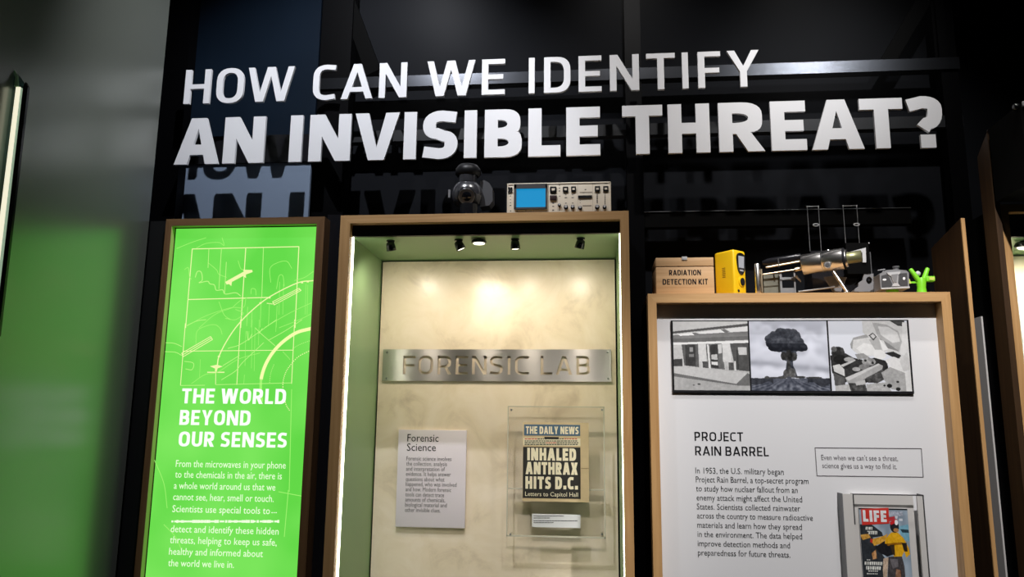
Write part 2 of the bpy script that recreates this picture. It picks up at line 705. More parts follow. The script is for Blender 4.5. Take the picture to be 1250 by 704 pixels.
# ---------------------------------------------------------------- materials
oak = wood('oak_upright', (0.56, 0.33, 0.14, 1), (0.43, 0.235, 0.09, 1), True)
oak_r = wood('oak_rail', (0.58, 0.35, 0.155, 1), (0.45, 0.25, 0.10, 1), False)
walnut = wood('brown_upright', (0.20, 0.105, 0.045, 1), (0.14, 0.07, 0.028, 1), True)
walnut_r = wood('brown_rail', (0.21, 0.115, 0.05, 1), (0.15, 0.075, 0.03, 1), False)
crate_wood = wood('crate_pine', (0.62, 0.39, 0.20, 1), (0.47, 0.27, 0.12, 1), False, scale=.8)
fin_wood = wood('partition_wood', (0.055, 0.028, 0.011, 1), (0.035, 0.017, 0.007, 1), True)
black = pm('black_paint', (0.006, 0.006, 0.007, 1), 0.45, spec=0.3)
matte_black = pm('matte_black', (0.002, 0.002, 0.002, 1), 0.8, spec=0.05)
gloss_black = pm('gloss_black', (0.010, 0.010, 0.012, 1), 0.18, spec=0.5)
steel_black = pm('black_steel', (0.0012, 0.0012, 0.0016, 1), 0.45, spec=0.05, noise=.2, nscale=8)
panel_black = pm('charcoal_panel', (0.0095, 0.0103, 0.0125, 1), 0.6, spec=0.02, noise=.15, nscale=3)
panel_navy = pm('navy_panel', (0.0055, 0.0115, 0.0215, 1), 0.4, spec=0.1, noise=.35, nscale=2.5)
panel_grey = pm('grey_blue_panel', (0.195, 0.25, 0.34, 1), 0.55, spec=0.2, noise=.05, nscale=4)
wall_paint = pm('satin_grey_wall', (0.19, 0.205, 0.175, 1), 0.27, metal=.45, spec=1.0, noise=.08, nscale=2, coat=.6)
wall_paint.node_tree.nodes['Principled BSDF'].inputs['Coat Roughness'].default_value = 0.24
floor_m = pm('floor_dark', (0.03, 0.03, 0.03, 1), 0.4, noise=.3, nscale=5)
white_letter = pm('white_letter', (0.80, 0.80, 0.82, 1), 0.5, spec=0.3, noise=.02, nscale=12)
white_panel = pm('white_panel', (0.74, 0.74, 0.76, 1), 0.5, spec=0.25)
ink = pm('black_ink', (0.012, 0.012, 0.014, 1), 0.6, spec=0.1)
ink_grey = pm('grey_ink', (0.10, 0.09, 0.10, 1), 0.6, spec=0.1)
green_wall = pm('green_side', (0.25, 0.385, 0.19, 1), 0.4, spec=0.35, noise=.04, nscale=4)
lilac = pm('lilac_board', (0.80, 0.73, 0.80, 1), 0.5, spec=0.25)
chrome = pm('chrome', (0.88, 0.86, 0.84, 1), 0.27, metal=1)
dull_metal = pm('dull_metal', (0.42, 0.42, 0.43, 1), 0.35, metal=1)
tan_metal = pm('tan_metal', (0.70, 0.56, 0.38, 1), 0.3, metal=1)
grey_plastic = pm('grey_plastic', (0.17, 0.17, 0.18, 1), 0.5)
light_grey = pm('light_grey', (0.45, 0.45, 0.46, 1), 0.45)
dark_grey = pm('dark_grey', (0.045, 0.045, 0.048, 1), 0.5)
beige = pm('beige_enamel', (0.80, 0.71, 0.57, 1), 0.5, spec=0.3)
beige_d = pm('beige_line', (0.30, 0.25, 0.19, 1), 0.6)
screen_blue = pm('blue_screen', (0.01, 0.05, 0.1, 1), 0.25, emit=lin(30, 150, 208), es=0.82)
red = pm('red_mark', (0.6, 0.03, 0.02, 1), 0.5)
yellow = pm('yellow_plastic', (0.80, 0.50, 0.008, 1), 0.4, spec=0.4)
yellow_d = pm('yellow_shadow_slot', (0.30, 0.18, 0.004, 1), 0.6)
green_p = pm('green_plastic', (0.20, 0.62, 0.025, 1), 0.4, spec=0.4)
yellow_g = pm('yellow_green', (0.55, 0.65, 0.12, 1), 0.45)
olive = pm('olive_metal', (0.25, 0.25, 0.13, 1), 0.35, metal=.6)
olive_grey = pm('olive_grey', (0.12, 0.12, 0.09, 1), 0.5)
lens_m = pm('lens_glass', (0.004, 0.004, 0.006, 1), 0.05, spec=1.0, coat=1.0)
led = pm('led_strip', (0.8, 0.9, 0.8, 1), 0.5, emit=(1.0, 0.96, 0.80, 1), es=11.0)
led_warm = pm('led_strip_warm', (0.9, 0.9, 0.8, 1), 0.5, emit=(1.0, 0.95, 0.72, 1), es=0.9)
lamp_face = pm('lamp_face', (0.9, 0.9, 0.8, 1), 0.5, emit=(1.0, 0.95, 0.8, 1), es=2)
acrylic = clear_glass('clear_acrylic', (0.998, 0.998, 0.996, 1), 1.45, .35)
acrylic_edge = pm('acrylic_edge', (0.62, 0.58, 0.47, 1), 0.2, spec=0.6)
pane = clear_glass('clear_pane', (0.99, 0.99, 0.99, 1), 1.4, .02, .35)
teal_glass = clear_glass('teal_glass', (0.30, 0.42, 0.40, 1), 1.5, 1.0)
edge_glint = pm('green_edge_glint', (0.50, 0.80, 0.42, 1), 0.2, spec=.6)  # green glints of the polished glass put into the colour
newsprint = pm('newsprint', (0.62, 0.47, 0.27, 1), 0.7, noise=.12, nscale=40)
news_cream = pm('newsprint_cream', (0.85, 0.76, 0.55, 1), 0.7)
news_blue = pm('newsprint_blue', (0.065, 0.125, 0.20, 1), 0.7, noise=.15, nscale=60)
news_black = pm('newsprint_black', (0.018, 0.015, 0.013, 1), 0.7, noise=.2, nscale=60)
photo_print = print_mat('photo_print', .35)
cover_print = print_mat('cover_print', .4)
cream_bar = pm('holder_cream', (0.60, 0.58, 0.56, 1), .35)

# green back-lit graphic: paler towards its edges like a light box diffuser
green_lit = pm('green_backlit', (0.02, 0.1, 0.02, 1), 0.35, spec=.3, emit=lin(104, 226, 72), es=1.0)
_nt = green_lit.node_tree
_tc = _nt.nodes.new('ShaderNodeTexCoord')
_nz = _nt.nodes.new('ShaderNodeTexNoise')
_nz.inputs['Scale'].default_value = 3.0
_rp = _nt.nodes.new('ShaderNodeValToRGB')
_rp.color_ramp.elements[0].position = .35
_rp.color_ramp.elements[0].color = lin(98, 214, 70)
_rp.color_ramp.elements[1].position = .7
_rp.color_ramp.elements[1].color = lin(132, 234, 98)
_nt.links.new(_tc.outputs['Object'], _nz.inputs['Vector'])
_nt.links.new(_nz.outputs[0], _rp.inputs[0])
_nt.links.new(_rp.outputs[0], _nt.nodes['Principled BSDF'].inputs['Emission Color'])
art_pale = pm('artwork_pale', (0.1, 0.1, 0.05, 1), .5, emit=lin(238, 246, 170), es=1.0)
art_faint = pm('artwork_faint', (0.05, 0.1, 0.03, 1), .5, emit=lin(160, 240, 112), es=1.0)
art_mid = pm('artwork_mid', (0.05, 0.1, 0.03, 1), .5, emit=lin(190, 243, 134), es=1.0)
art_white = pm('artwork_white', (0.3, 0.3, 0.3, 1), .5, emit=lin(250, 255, 246), es=1.0)
art_body = pm('artwork_body', (0.3, 0.3, 0.3, 1), .5, emit=lin(236, 252, 216), es=1.0)

# cream stone-pattern laminate
marble = pm('cream_marble', (0.7, 0.62, 0.45, 1), 0.30, spec=0.5)
_nt = marble.node_tree
_b = _nt.nodes['Principled BSDF']
_tc = _nt.nodes.new('ShaderNodeTexCoord')
_n1 = _nt.nodes.new('ShaderNodeTexNoise')
_n1.inputs['Scale'].default_value = 5.5
_n1.inputs['Detail'].default_value = 7
_n1.inputs['Roughness'].default_value = .62
_n1.inputs['Distortion'].default_value = .8
_rp = _nt.nodes.new('ShaderNodeValToRGB')
for _p, _c in ((.30, (.69, .565, .42, 1)), (.45, (.87, .735, .56, 1)), (.62, (.93, .80, .645, 1))):
    _e = _rp.color_ramp.elements.new(_p)
    _e.color = _c
_rp.color_ramp.elements.remove(_rp.color_ramp.elements[0])
_rp.color_ramp.elements.remove(_rp.color_ramp.elements[-1])
_nt.links.new(_tc.outputs['Object'], _n1.inputs['Vector'])
_nt.links.new(_n1.outputs[0], _rp.inputs[0])
_nt.links.new(_rp.outputs[0], _b.inputs['Base Color'])

# brushed steel: fine lines along the plate
brushed = pm('brushed_steel', (0.60, 0.57, 0.55, 1), 0.32, metal=.9)
_nt = brushed.node_tree
_b = _nt.nodes['Principled BSDF']
_b.inputs['Anisotropic'].default_value = .92
_b.inputs['Anisotropic Rotation'].default_value = .25
_cx = _nt.nodes.new('ShaderNodeCombineXYZ')
_cx.inputs[0].default_value = 1.0
_nt.links.new(_cx.outputs[0], _b.inputs['Tangent'])
_tc = _nt.nodes.new('ShaderNodeTexCoord')
_mp = _nt.nodes.new('ShaderNodeMapping')
_mp.inputs['Scale'].default_value = (12, 12, 900)
_nz = _nt.nodes.new('ShaderNodeTexNoise')
_nz.inputs['Scale'].default_value = 1
_bp = _nt.nodes.new('ShaderNodeBump')
_bp.inputs['Strength'].default_value = .05
_bp.inputs['Distance'].default_value = .001
_nt.links.new(_tc.outputs['Object'], _mp.inputs[0])
_nt.links.new(_mp.outputs[0], _nz.inputs['Vector'])
_nt.links.new(_nz.outputs[0], _bp.inputs['Height'])
_nt.links.new(_bp.outputs[0], _b.inputs['Normal'])

# ---------------------------------------------------------------- room shell
YF = 2.60        # front plane of the display cases
YL = 2.84        # plane of the heading letters
XW = W(181, 280, 2.62).x     # side wall on the left
ROOM_TOP = 4.3
m = MB().box(XW - .5, 4.2, -2.6, 3.5, -.1, 0)
build(m, 'floor', floor_m, kind='structure')
m = MB().box(XW - .12, XW, -2.6, 2.62, 0, ROOM_TOP)
build(m, 'wall_left', wall_paint, kind='structure')
m = MB().box(XW - .50, XW - .38, 2.5, 3.3, 0, ROOM_TOP)
build(m, 'wall_recess', matte_black, kind='structure')
m = MB().box(XW - .5, 4.2, 3.2, 3.3, 0, ROOM_TOP)
build(m, 'wall_back', panel_black, kind='structure')
m = MB().box(XW - .5, 4.2, -2.6, 3.3, ROOM_TOP, ROOM_TOP + .1)
build(m, 'ceiling', matte_black, kind='structure')

# black upright between the side wall and the first case
xa, xb = XW, W(203, 268, YF).x
m = MB().box(xa + .003, xb - .002, 2.625, 2.70, 0, W(203, 268, YF).z + .002)
build(m, 'trim_1', black, kind='structure')
m = MB().box(W(398, 300, 2.66).x, W(416, 300, 2.66).x, 2.66, 2.69, 0, W(400, 262, 2.66).z)
build(m, 'trim_2', gloss_black, kind='structure')

# steel frame behind the heading (posts, beams, braces welded together)
YS = 2.985
sf = thing('steel_frame', 'black steel frame of posts, beams and slanted braces behind the white heading', 'frame',
           (W(600, 200, YS).x, YS, 0))


def post(px0, py, px1, Yf, Yb, z0=0.0, z1=ROOM_TOP, mat=steel_black):
    a, b = W(px0, py, Yf).x, W(px1, py, Yf).x
    return build(MB().box(a, b, Yf, Yb, z0, z1), 'post', mat, sf)


post(199, 60, 231, 2.99, 3.05)
post(386, 150, 424, 2.985, 3.05)
post(764, 150, 784, 2.985, 3.04)
post(1150, 100, 1171, 2.985, 3.04)
post(1139, 40, 1150, 3.0, 3.04, z0=W(1145, 76, 3.0).z)


def beam(x0, y0, x1, y1, Yf, Yb, mat=steel_black):
    a, b = W(x0, y0, Yf), W(x1, y1, Yf)
    return build(MB().box(a.x, b.x, Yf, Yb, min(a.z, b.z), max(a.z, b.z)), 'beam', mat, sf)


xl, xr = W(386, 100, 2.98).x, W(1171, 80, 2.98).x
zt, zb = W(640, 88, 2.98).z, W(640, 101.5, 2.98).z
beam_m = pm('satin_steel', (0.05, 0.053, 0.06, 1), 0.25, metal=.9, spec=.4)
build(MB().box(xl, xr, 2.975, 3.02, zb, zt), 'beam', beam_m, sf)
zt, zb = W(960, 146, 2.99).z, W(960, 160, 2.99).z
build(MB().box(xl, xr, 2.99, 3.03, zb, zt), 'beam', pm('grey_steel', (.016, .017, .019, 1), .4, spec=.2), sf)
zt, zb = W(950, 256, 2.99).z, W(950, 275, 2.99).z
build(MB().box(W(782, 260, 2.99).x, W(1112, 260, 2.99).x, 2.99, 3.03, zb, zt), 'beam', matte_black, sf)
build(MB().box(W(782, 260, 2.99).x, W(1112, 260, 2.99).x, 2.985, 2.99, zt - .002, zt), 'beam_highlight', dull_metal, sf)  # added strip that stands for the highlight along the beam's top
# cross strip over the bay above the green panel
zt, zb = W(300, 166, 3.09).z, W(300, 199, 3.09).z
build(MB().box(W(214, 190, 3.09).x, W(386, 190, 3.09).x, 3.085, 3.0995, zb, zt), 'beam', gloss_black, sf)
for q in ([(412, -8), (430, -8), (464, 84), (447, 92)], [(1122, -6), (1142, -6), (1092, 78), (1072, 78)]):
    build(MB().ppoly(q, 3.0, 3.03), 'brace', matte_black, sf)

# panels behind the frame
m = MB().box(W(199, 100, 3.11).x, W(387, 100, 3.11).x, 3.11, 3.125, W(300, 198, 3.11).z, ROOM_TOP - .02)
build(m, 'back_panel', panel_navy, label='dark navy panel high up behind the word HOW', cat='panel')
m = MB().box(W(205, 262, 3.10).x, W(376, 262, 3.10).x, 3.10, 3.115, 1.2, W(300, 199, 3.10).z)
build(m, 'back_panel', panel_grey, label='grey blue panel carrying letter shadows above the green light box', cat='panel')
for (a, b, lab) in ((424, 765, 'wide charcoal panel behind INVISIBLE between two black posts'),
                    (785, 1150, 'wide charcoal panel behind THREAT and above the project case')):
    m = MB().box(W(a, 150, 3.06).x, W(b, 150, 3.06).x, 3.10, 3.115, 2.0, ROOM_TOP - .02)
    build(m, 'back_panel', panel_black, label=lab, cat='panel')

# clear pane that carries the letters
zb = W(600, 203, YL).z
m = MB().box(W(186, 150, YL).x, W(1168, 150, YL).x, YL + .012, YL + .020, zb, ROOM_TOP)
build(m, 'glass_partition', pane, label='large clear glass sheet carrying the white heading letters', cat='glass')

# ---------------------------------------------------------------- heading letters
# (char, word, xl, yl, xr, yr) pixel extents taken along the baseline or along the cap line
BASE1 = np.polyfit([223.4, 461.5, 645.3, 840, 916], [127, 119.4, 113.6, 107.7, 105.6], 1)
BASE2 = np.polyfit([212, 351, 566, 732, 867, 1055], [200.8, 197.2, 193, 189.1, 185.9, 181.3], 1)
ROW1 = [('H', 'HOW', 223.6, 127, 254.8, 126.3), ('O', 'HOW', 264.4, 104.8, 297.4, 103.5), ('W', 'HOW', 303.8, 83, 360, 80.9),
        ('C', 'CAN', 382.2, 102.2, 409.7, 100), ('A', 'CAN', 415.7, 120.5, 454.1, 120), ('N', 'CAN', 462, 119.5, 496, 118.2),
        ('W', 'WE', 521.9, 75.6, 580.4, 73.7), ('E', 'WE', 587.8, 116, 616, 114.6),
        ('I', 'IDENTIFY', 645.3, 113.6, 652.5, 113.4), ('D', 'IDENTIFY', 664, 113.4, 696.3, 92.2), ('E', 'IDENTIFY', 706.3, 111.8, 734.5, 110.2),
        ('N', 'IDENTIFY', 744.7, 110.4, 780.5, 109.5), ('T', 'IDENTIFY', 788.5, 65.6, 823.5, 64.3), ('I', 'IDENTIFY', 833.3, 107.8, 840.8, 107.6),
        ('F', 'IDENTIFY', 852.7, 107.2, 880.6, 106.0), ('Y', 'IDENTIFY', 886.9, 61.8, 925.9, 60.5)]
ROW2 = [('A', 'AN', 211.8, 200.9, 265.9, 199.6), ('N', 'AN', 271, 199.4, 321, 198),
        ('I', 'INVISIBLE', 351.8, 197.2, 367.1, 196.8), ('N', 'INVISIBLE', 375.8, 197.2, 426.7, 196.2), ('V', 'INVISIBLE', 434.1, 139.2, 488.2, 138.2),
        ('I', 'INVISIBLE', 491.9, 194.5, 507.3, 194.2), ('S', 'INVISIBLE', 515.4, 185, 558.3, 177.6), ('I', 'INVISIBLE', 566, 193, 581.4, 193),
        ('B', 'INVISIBLE', 591, 192.6, 636.8, 176.3), ('L', 'INVISIBLE', 644.7, 191.3, 684, 190.4), ('E', 'INVISIBLE', 691.3, 190.3, 732.9, 189.1),
        ('T', 'THREAT?', 759.3, 129.8, 808.2, 128.3), ('H', 'THREAT?', 816.3, 187.2, 867.5, 185.8), ('R', 'THREAT?', 878.4, 185.1, 934.4, 183.8),
        ('E', 'THREAT?', 942.5, 183.8, 985.7, 182.3), ('A', 'THREAT?', 992, 182.6, 1055.8, 181.3), ('T', 'THREAT?', 1047.9, 120.5, 1100.6, 119.2),
        ('?', 'THREAT?', 1106.1, 119.8, 1149.9, 134.6)]
ORD = ['first', 'second', 'third']
for row, base, capf, t, th, look in ((ROW1, BASE1, (41.0, 44.6, 223, 920), .172, .135, 'slim white letter'),
                                     (ROW2, BASE2, (56.2, 60.6, 212, 1100), .262, .222, 'bold white letter')):
    zbase = sum(W(x, np.polyval(base, x), YL).z for x in (300, 600, 900)) / 3
    zcap = sum(W(x, np.polyval(base, x) - (capf[0] + (capf[1] - capf[0]) * (x - capf[2]) / (capf[3] - capf[2])), YL).z for x in (300, 600, 900)) / 3
    H = zcap - zbase
    seen = {}
    total = {}
    for c in row:
        total[c[:2]] = total.get(c[:2], 0) + 1
    for ch, word, xl, yl, xr, yr in row:
        a, b = W(xl, yl, YL).x, W(xr, yr, YL).x
        w = (b - a) / H
        mb = MB()
        z0, hh = (zbase - .012 * H, H * 1.024) if ch in 'OCSB?D' and ch not in 'BD' else (zbase, H)
        tt = w if ch == 'I' else t
        for loops in glyph(ch, w, tt, th):
            mb.prism(loops, lambda p, q, d: (a + p * H, d, z0 + q * hh), YL, YL + .0122)
        k = seen[(ch, word)] = seen.get((ch, word), 0) + 1
        if ch == '?':
            lab = 'bold white question mark ending the lower heading line after THREAT'
        else:
            nth = ORD[k - 1] + ' ' if total[(ch, word)] > 1 else ''
            lab = '%s, the %s%s of %s in the %s heading line' % (look, nth, ch, word.strip('?'), 'upper' if row is ROW1 else 'lower')
        build(mb, 'heading_letter', white_letter, label=lab, cat='letter', group='white letters of the wall heading')

# ---------------------------------------------------------------- case building blocks


def frame_mb(xo0, xo1, zo0, zo1, xi0, xi1, zi0, zi1, y0, y1):
    """four mitred boards; slot 0 upright grain, slot 1 rail grain"""
    mb = MB()
    to = lambda a, b, d: (a, d, b)
    mb.prism([[(xo0, zo0), (xo0, zo1), (xi0, zi1), (xi0, zi0)]], to, y0, y1, 0)
    mb.prism([[(xo1, zo0), (xi1, zi0), (xi1, zi1), (xo1, zo1)]], to, y0, y1, 0)
    mb.prism([[(xo0, zo1), (xo1, zo1), (xi1, zi1), (xi0, zi1)]], to, y0, y1, 1)
    mb.prism([[(xo0, zo0), (xi0, zi0), (xi1, zi0), (xo1, zo0)]], to, y0, y1, 1)
    return mb


def strip(mb, pts, w, Y, mi=0, dash=None):
    """printed line through photo pixels, w pixels wide"""
    q = [W(a, b, Y) for a, b in pts]
    hw = w * Y / F / 2
    acc = 0
    for i in range(len(q) - 1):
        a, b = q[i], q[i + 1]
        d = Vector((b.x - a.x, 0, b.z - a.z))
        L = d.length
        if L < 1e-7:
            continue
        d /= L
        n = Vector((-d.z, 0, d.x)) * hw
        if dash:
            acc += 1
            if acc % 2 == 0:
                continue
        e = d * (hw * .3 if not dash else 0)
        mb.add([a - n - e, b - n + e, b + n + e, a + n - e], [(0, 1, 2, 3)], mi)


# ---------------------------------------------------------------- first case: green light box
xo0, xo1 = W(203, 268, YF).x, W(396.6, 263.5, YF).x
zo1 = (W(203, 268, YF).z + W(396.6, 263.5, YF).z) / 2
xi0, xi1 = W(209, 280, YF).x, W(386.2, 278, YF).x
zi1 = (W(210, 275.5, YF).z + W(386, 272.6, YF).z) / 2
cx = (xo0 + xo1) / 2
lb = thing('light_box', 'tall green backlit information panel in a dark brown wooden frame beside the side wall', 'light box', (cx, YF + .05, 0))
build(frame_mb(xo0, xo1, .25, zo1, xi0, xi1, .31, zi1, YF, YF + .10), 'frame', [walnut, walnut_r], lb)
build(MB().box(xo0 + .03, xo1 - .03, YF + .03, YF + .10, 0, .25), 'plinth', matte_black, lb)
YG = YF + .024
build(MB().box(xi0 + .001, xi1 - .001, YG + .004, YG + .03, .31, zi1 - .001), 'housing', matte_black, lb)
build(MB().box(xi0 + .005, xi1 - .002, YG, YG + .0035, .315, zi1 - .005), 'graphic_panel', green_lit, lb)
build(MB().box(xi0 - .0002, xi0 + .0012, YF + .001, YG - .001, .315, zi1).box(xi0, xi1, YF + .001, YG - .001, zi1 - .0012, zi1 + .0002), 'lit_reveal_lining', pm('lit_reveal', (.62, .55, .22, 1), .5), lb)  # added lining; the panel's glow on the reveal put into its colour
YA = YG - .0006
art = MB()
# survey grid, arcs and aircraft marks (slots: 0 pale, 1 faint, 2 mid)


def A1(u, v):
    return (200 + u / 6.4, 290 + v / 6.4)


def A2(u, v):
    return (200 + u / 6.4, 390 + v / 6.4)


def line1(pts, w, mi, fn=A1, dash=None):
    strip(art, [fn(*p) for p in pts], w, YA - mi * .00015, mi, dash)


for pts in ([(222, 88), (1055, 70)], [(222, 88), (170, 704)], [(1055, 70), (1025, 704)], [(640, 82), (600, 704)], [(190, 483), (830, 466)]):
    line1(pts, 1.1, 0)
for pts in ([(168, 30), (130, 512)], [(1022, 0), (998, 500)], [(600, 0), (570, 508)]):
    line1(pts, .9, 0, A2)
line1([(150, 246), (1012, 238)], .8, 0, A2)
line1([(130, 514), (320, 512)], .7, 2, A2)
line1([(405, 508), (1000, 494)], .7, 2, A2)
for pts in ([(352, 85), (345, 235)], [(450, 83), (430, 400)], [(778, 80), (765, 465)], [(488, 190), (475, 430)]):
    line1(pts, .8, 2)
for x in (905, 935, 1110, 1125):
    line1([(x, 330 + (x % 7) * 8), (x - 6, 600)], .55, 1)
for x, y0, y1 in ((760, 470, 700), (825, 515, 690), (885, 530, 700), (690, 560, 700), (655, 540, 690)):
    line1([(x, y0), (x - 8, y1)], .7, 1)
for x, y0, y1 in ((640, 90, 360), (665, 90, 160), (690, 0, 380), (712, 60, 400), (745, 0, 200), (880, 0, 95), (285, 310, 450), (630, 430, 500)):
    line1([(x, y0), (x - 6, y1)], .55, 1, A2)


def arc_pts(c, r, a0, a1, n=40, k=1.0):
    return [(c[0] + r * cos(radians(a0 + (a1 - a0) * i / n)), c[1] - k * r * sin(radians(a0 + (a1 - a0) * i / n))) for i in range(n + 1)]


def big_arc(pts, n=44):
    return [tuple(p) for p in catmull(pts, n // len(pts) + 3)]


flight = big_arc([(1168, 335), (1040, 355), (820, 466), (670, 585), (560, 704), (480, 826), (430, 930), (418, 995)])
strip(art, [A1(*p) for p in flight], 1.35, YA - .0003, 0)
for p in ((1080, 350), (1125, 343), (755, 510), (825, 468), (430, 928)):
    x, y = A1(*p)
    strip(art, [(x - 1, y), (x + 1, y)], 2, YA - .0004, 0)
ring = big_arc([(1148, 70), (1040, 100), (940, 165), (860, 245), (800, 340), (765, 440), (757, 530), (765, 640)])
strip(art, [A2(*p) for p in ring[:-14]], 4.3, YA - .0005, 0)
strip(art, [A2(*p) for p in ring[-15:]], 3.2, YA - .0001, 1)
dots = big_arc([(1135, 245), (1050, 290), (985, 360), (945, 430), (930, 520), (950, 650), (985, 715)], 60)
strip(art, [A2(*p) for p in dots], 1.1, YA - .0003, 0, True)
for q in ([(860, 350), (835, 420), (825, 500)], [(1140, 165), (1060, 195), (1000, 230)], [(930, 250), (985, 310)]):
    strip(art, [A2(*p) for p in big_arc(q, 24)], .8, YA - .0002, 2, True)
for q in ([(180, 690), (330, 610), (520, 548), (620, 545), (640, 480)], [(275, 704), (400, 600), (540, 545)], [(790, 700), (980, 590), (1150, 510)],
          [(900, 704), (1060, 640), (1150, 595)], [(1020, 335), (1100, 310), (1170, 262)], [(540, 540), (600, 490), (650, 470)],
          [(345, 195), (410, 250), (430, 285), (490, 310)], [(835, 350), (830, 240), (890, 195), (960, 185), (1000, 240)],
          [(100, 85), (210, 40), (330, 0)], [(255, 80), (330, 45), (430, 38), (470, 60), (455, 0)], [(880, 400), (900, 300), (930, 300), (940, 380)],
          [(160, 250), (190, 235), (200, 300), (215, 325)], [(680, 440), (685, 400), (715, 405), (720, 450)], [(480, 630), (560, 640), (620, 590), (560, 560)],
          [(430, 500), (470, 600), (520, 640)], [(580, 180), (600, 240), (620, 250)]):
    strip(art, [A1(*p) for p in big_arc(q)], .75, YA - .00015, 1)
for q in ([(250, 190), (260, 90), (330, 50), (400, 40), (440, 70), (455, 115)], [(180, 45), (260, 10), (330, 0)], [(160, 325), (230, 340), (220, 390), (170, 385)],
          [(10, 250), (90, 255), (140, 280)], [(15, 180), (80, 185), (140, 210)], [(215, 500), (320, 430), (420, 410), (580, 310), (750, 260)],
          [(450, 470), (560, 400), (620, 330), (780, 180)], [(460, 360), (590, 280)], [(500, 225), (620, 180), (880, 0)], [(820, 160), (960, 80), (1080, 0)],
          [(715, 65), (760, 110), (870, 205)], [(740, 110), (770, 70)], [(650, 90), (660, 160), (690, 110)]):
    strip(art, [A2(*p) for p in big_arc(q)], .75, YA - .00015, 2 if len(q) < 5 else 1)
coast = big_arc([(245, 310), (262, 265), (292, 270), (300, 330), (275, 352), (340, 340), (360, 360), (395, 370), (410, 410), (460, 408), (480, 440), (560, 430), (600, 455)])
strip(art, [A1(*p) for p in coast], 1.0, YA - .0002, 2)
# bar shapes along the route
for c, q in ((0, [(480, 345), (625, 264), (618, 250), (690, 252), (694, 268), (640, 288), (642, 315), (618, 300), (532, 345), (527, 377), (508, 362), (490, 366)]),):
    art.ppoly([A1(*p) for p in q], YA - .0006, None, 0)
for p0, p1 in (((850, 500), (1055, 395)), ((862, 525), (1072, 412)), ((855, 512), (1064, 403))):
    line1([p0, p1], .9, 0)
line1([(1055, 395), (1072, 412)], 1, 0)
line1([(850, 500), (862, 525)], 1, 0)
line1([(805, 512), (850, 518)], .9, 0)
for p0, p1 in (((140, 262), (365, 132)), ((150, 290), (380, 155)), ((145, 276), (372, 143)), ((365, 132), (380, 155)), ((140, 262), (150, 290))):
    line1([p0, p1], .9, 0, A2)
art.ppoly([A2(*p) for p in ((360, 364), (415, 352), (460, 366), (420, 380), (412, 405), (400, 405), (400, 382))], YA - .0006, None, 0)
line1([(340, 411), (472, 411)], 1.3, 0, A2)
line1([(406, 411), (404, 505)], .8, 0, A2)
# lower faint traces
for q in ([(340, 600), (372, 606)], [(352, 598), (347, 655)], [(356, 475), (353, 600)]):
    strip(art, q, .9, YA - .0002, 1)
for q in ([(200, 640), (214, 655), (222, 672)], [(188, 560), (200, 590), (204, 620)]):
    strip(art, [tuple(p) for p in catmull(q, 8)], .8, YA - .0002, 1)
build(art, 'map_drawing', [art_pale, art_faint, art_mid], lb, label='pale yellow line drawing of a map and flight path')
YT = YG - .0016
hd = MB()
gline(hd, 'THE WORLD', (221.1, 493.3), (348.6, 491.8), YT, 18.2, .205, gap=.13)
gline(hd, 'BEYOND', (218.6, 519.3), (305.2, 518.3), YT, 18.2, .205, gap=.13)
gline(hd, 'OUR SENSES', (217.5, 545.7), (349.6, 545.2), YT, 18.2, .205, gap=.13)
build(hd, 'heading_lettering', art_white, lb)
bd = MB()
for s, xl, xr, y in (('From the microwaves in your phone', 214.3, 348.6, 570.7), ('to the chemicals in the air, there is', 213.5, 343.9, 583.8),
                     ('a whole world around us that we', 212, 336, 597.5), ('cannot see, hear, smell or touch.', 211, 334, 611.3),
                     ('Scientists use special tools to', 210, 329.4, 626.0), ('detect and identify these hidden', 208, 340, 650.8),
                     ('threats, helping to keep us safe,', 207, 337.7, 664.3), ('healthy and informed about', 206, 320.8, 678.2),
                     ('the world we live in.', 204.9, 285.4, 691.9)):
    fline(bd, s, (xl, y), (xr, y), YT, 8.4)
x = 209.5
while x < 340:
    wd = random.uniform(1.2, 3.6)
    strip(bd, [(x, 636.2), (x + wd, 636.2)], random.choice((2.2, 3.0, 3.4)), YT, 0)
    x += wd + random.choice((.5, .6, .8, 1.8))
for x in (331.5, 334.0, 336.5):
    strip(bd, [(x, 625.5), (x + 1.2, 625.5)], 1.0, YT, 0)
build(bd, 'body_lettering', art_body, lb)

# ---------------------------------------------------------------- second case: forensic lab
YB = 3.03
xo0, xo1 = W(416, 263, YF).x, W(767.3, 256.3, YF).x
zo1 = (W(416, 263.5, YF).z + W(767, 256.5, YF).z) / 2
xi0, xi1 = W(427, 285, YF).x, W(757.2, 280, YF).x
zi1 = (W(427, 273.3, YF).z + W(756, 266.5, YF).z) / 2
zc = W(600, 316.5, YB).z                      # inner ceiling
YH = YF + .05
cx = (xo0 + xo1) / 2


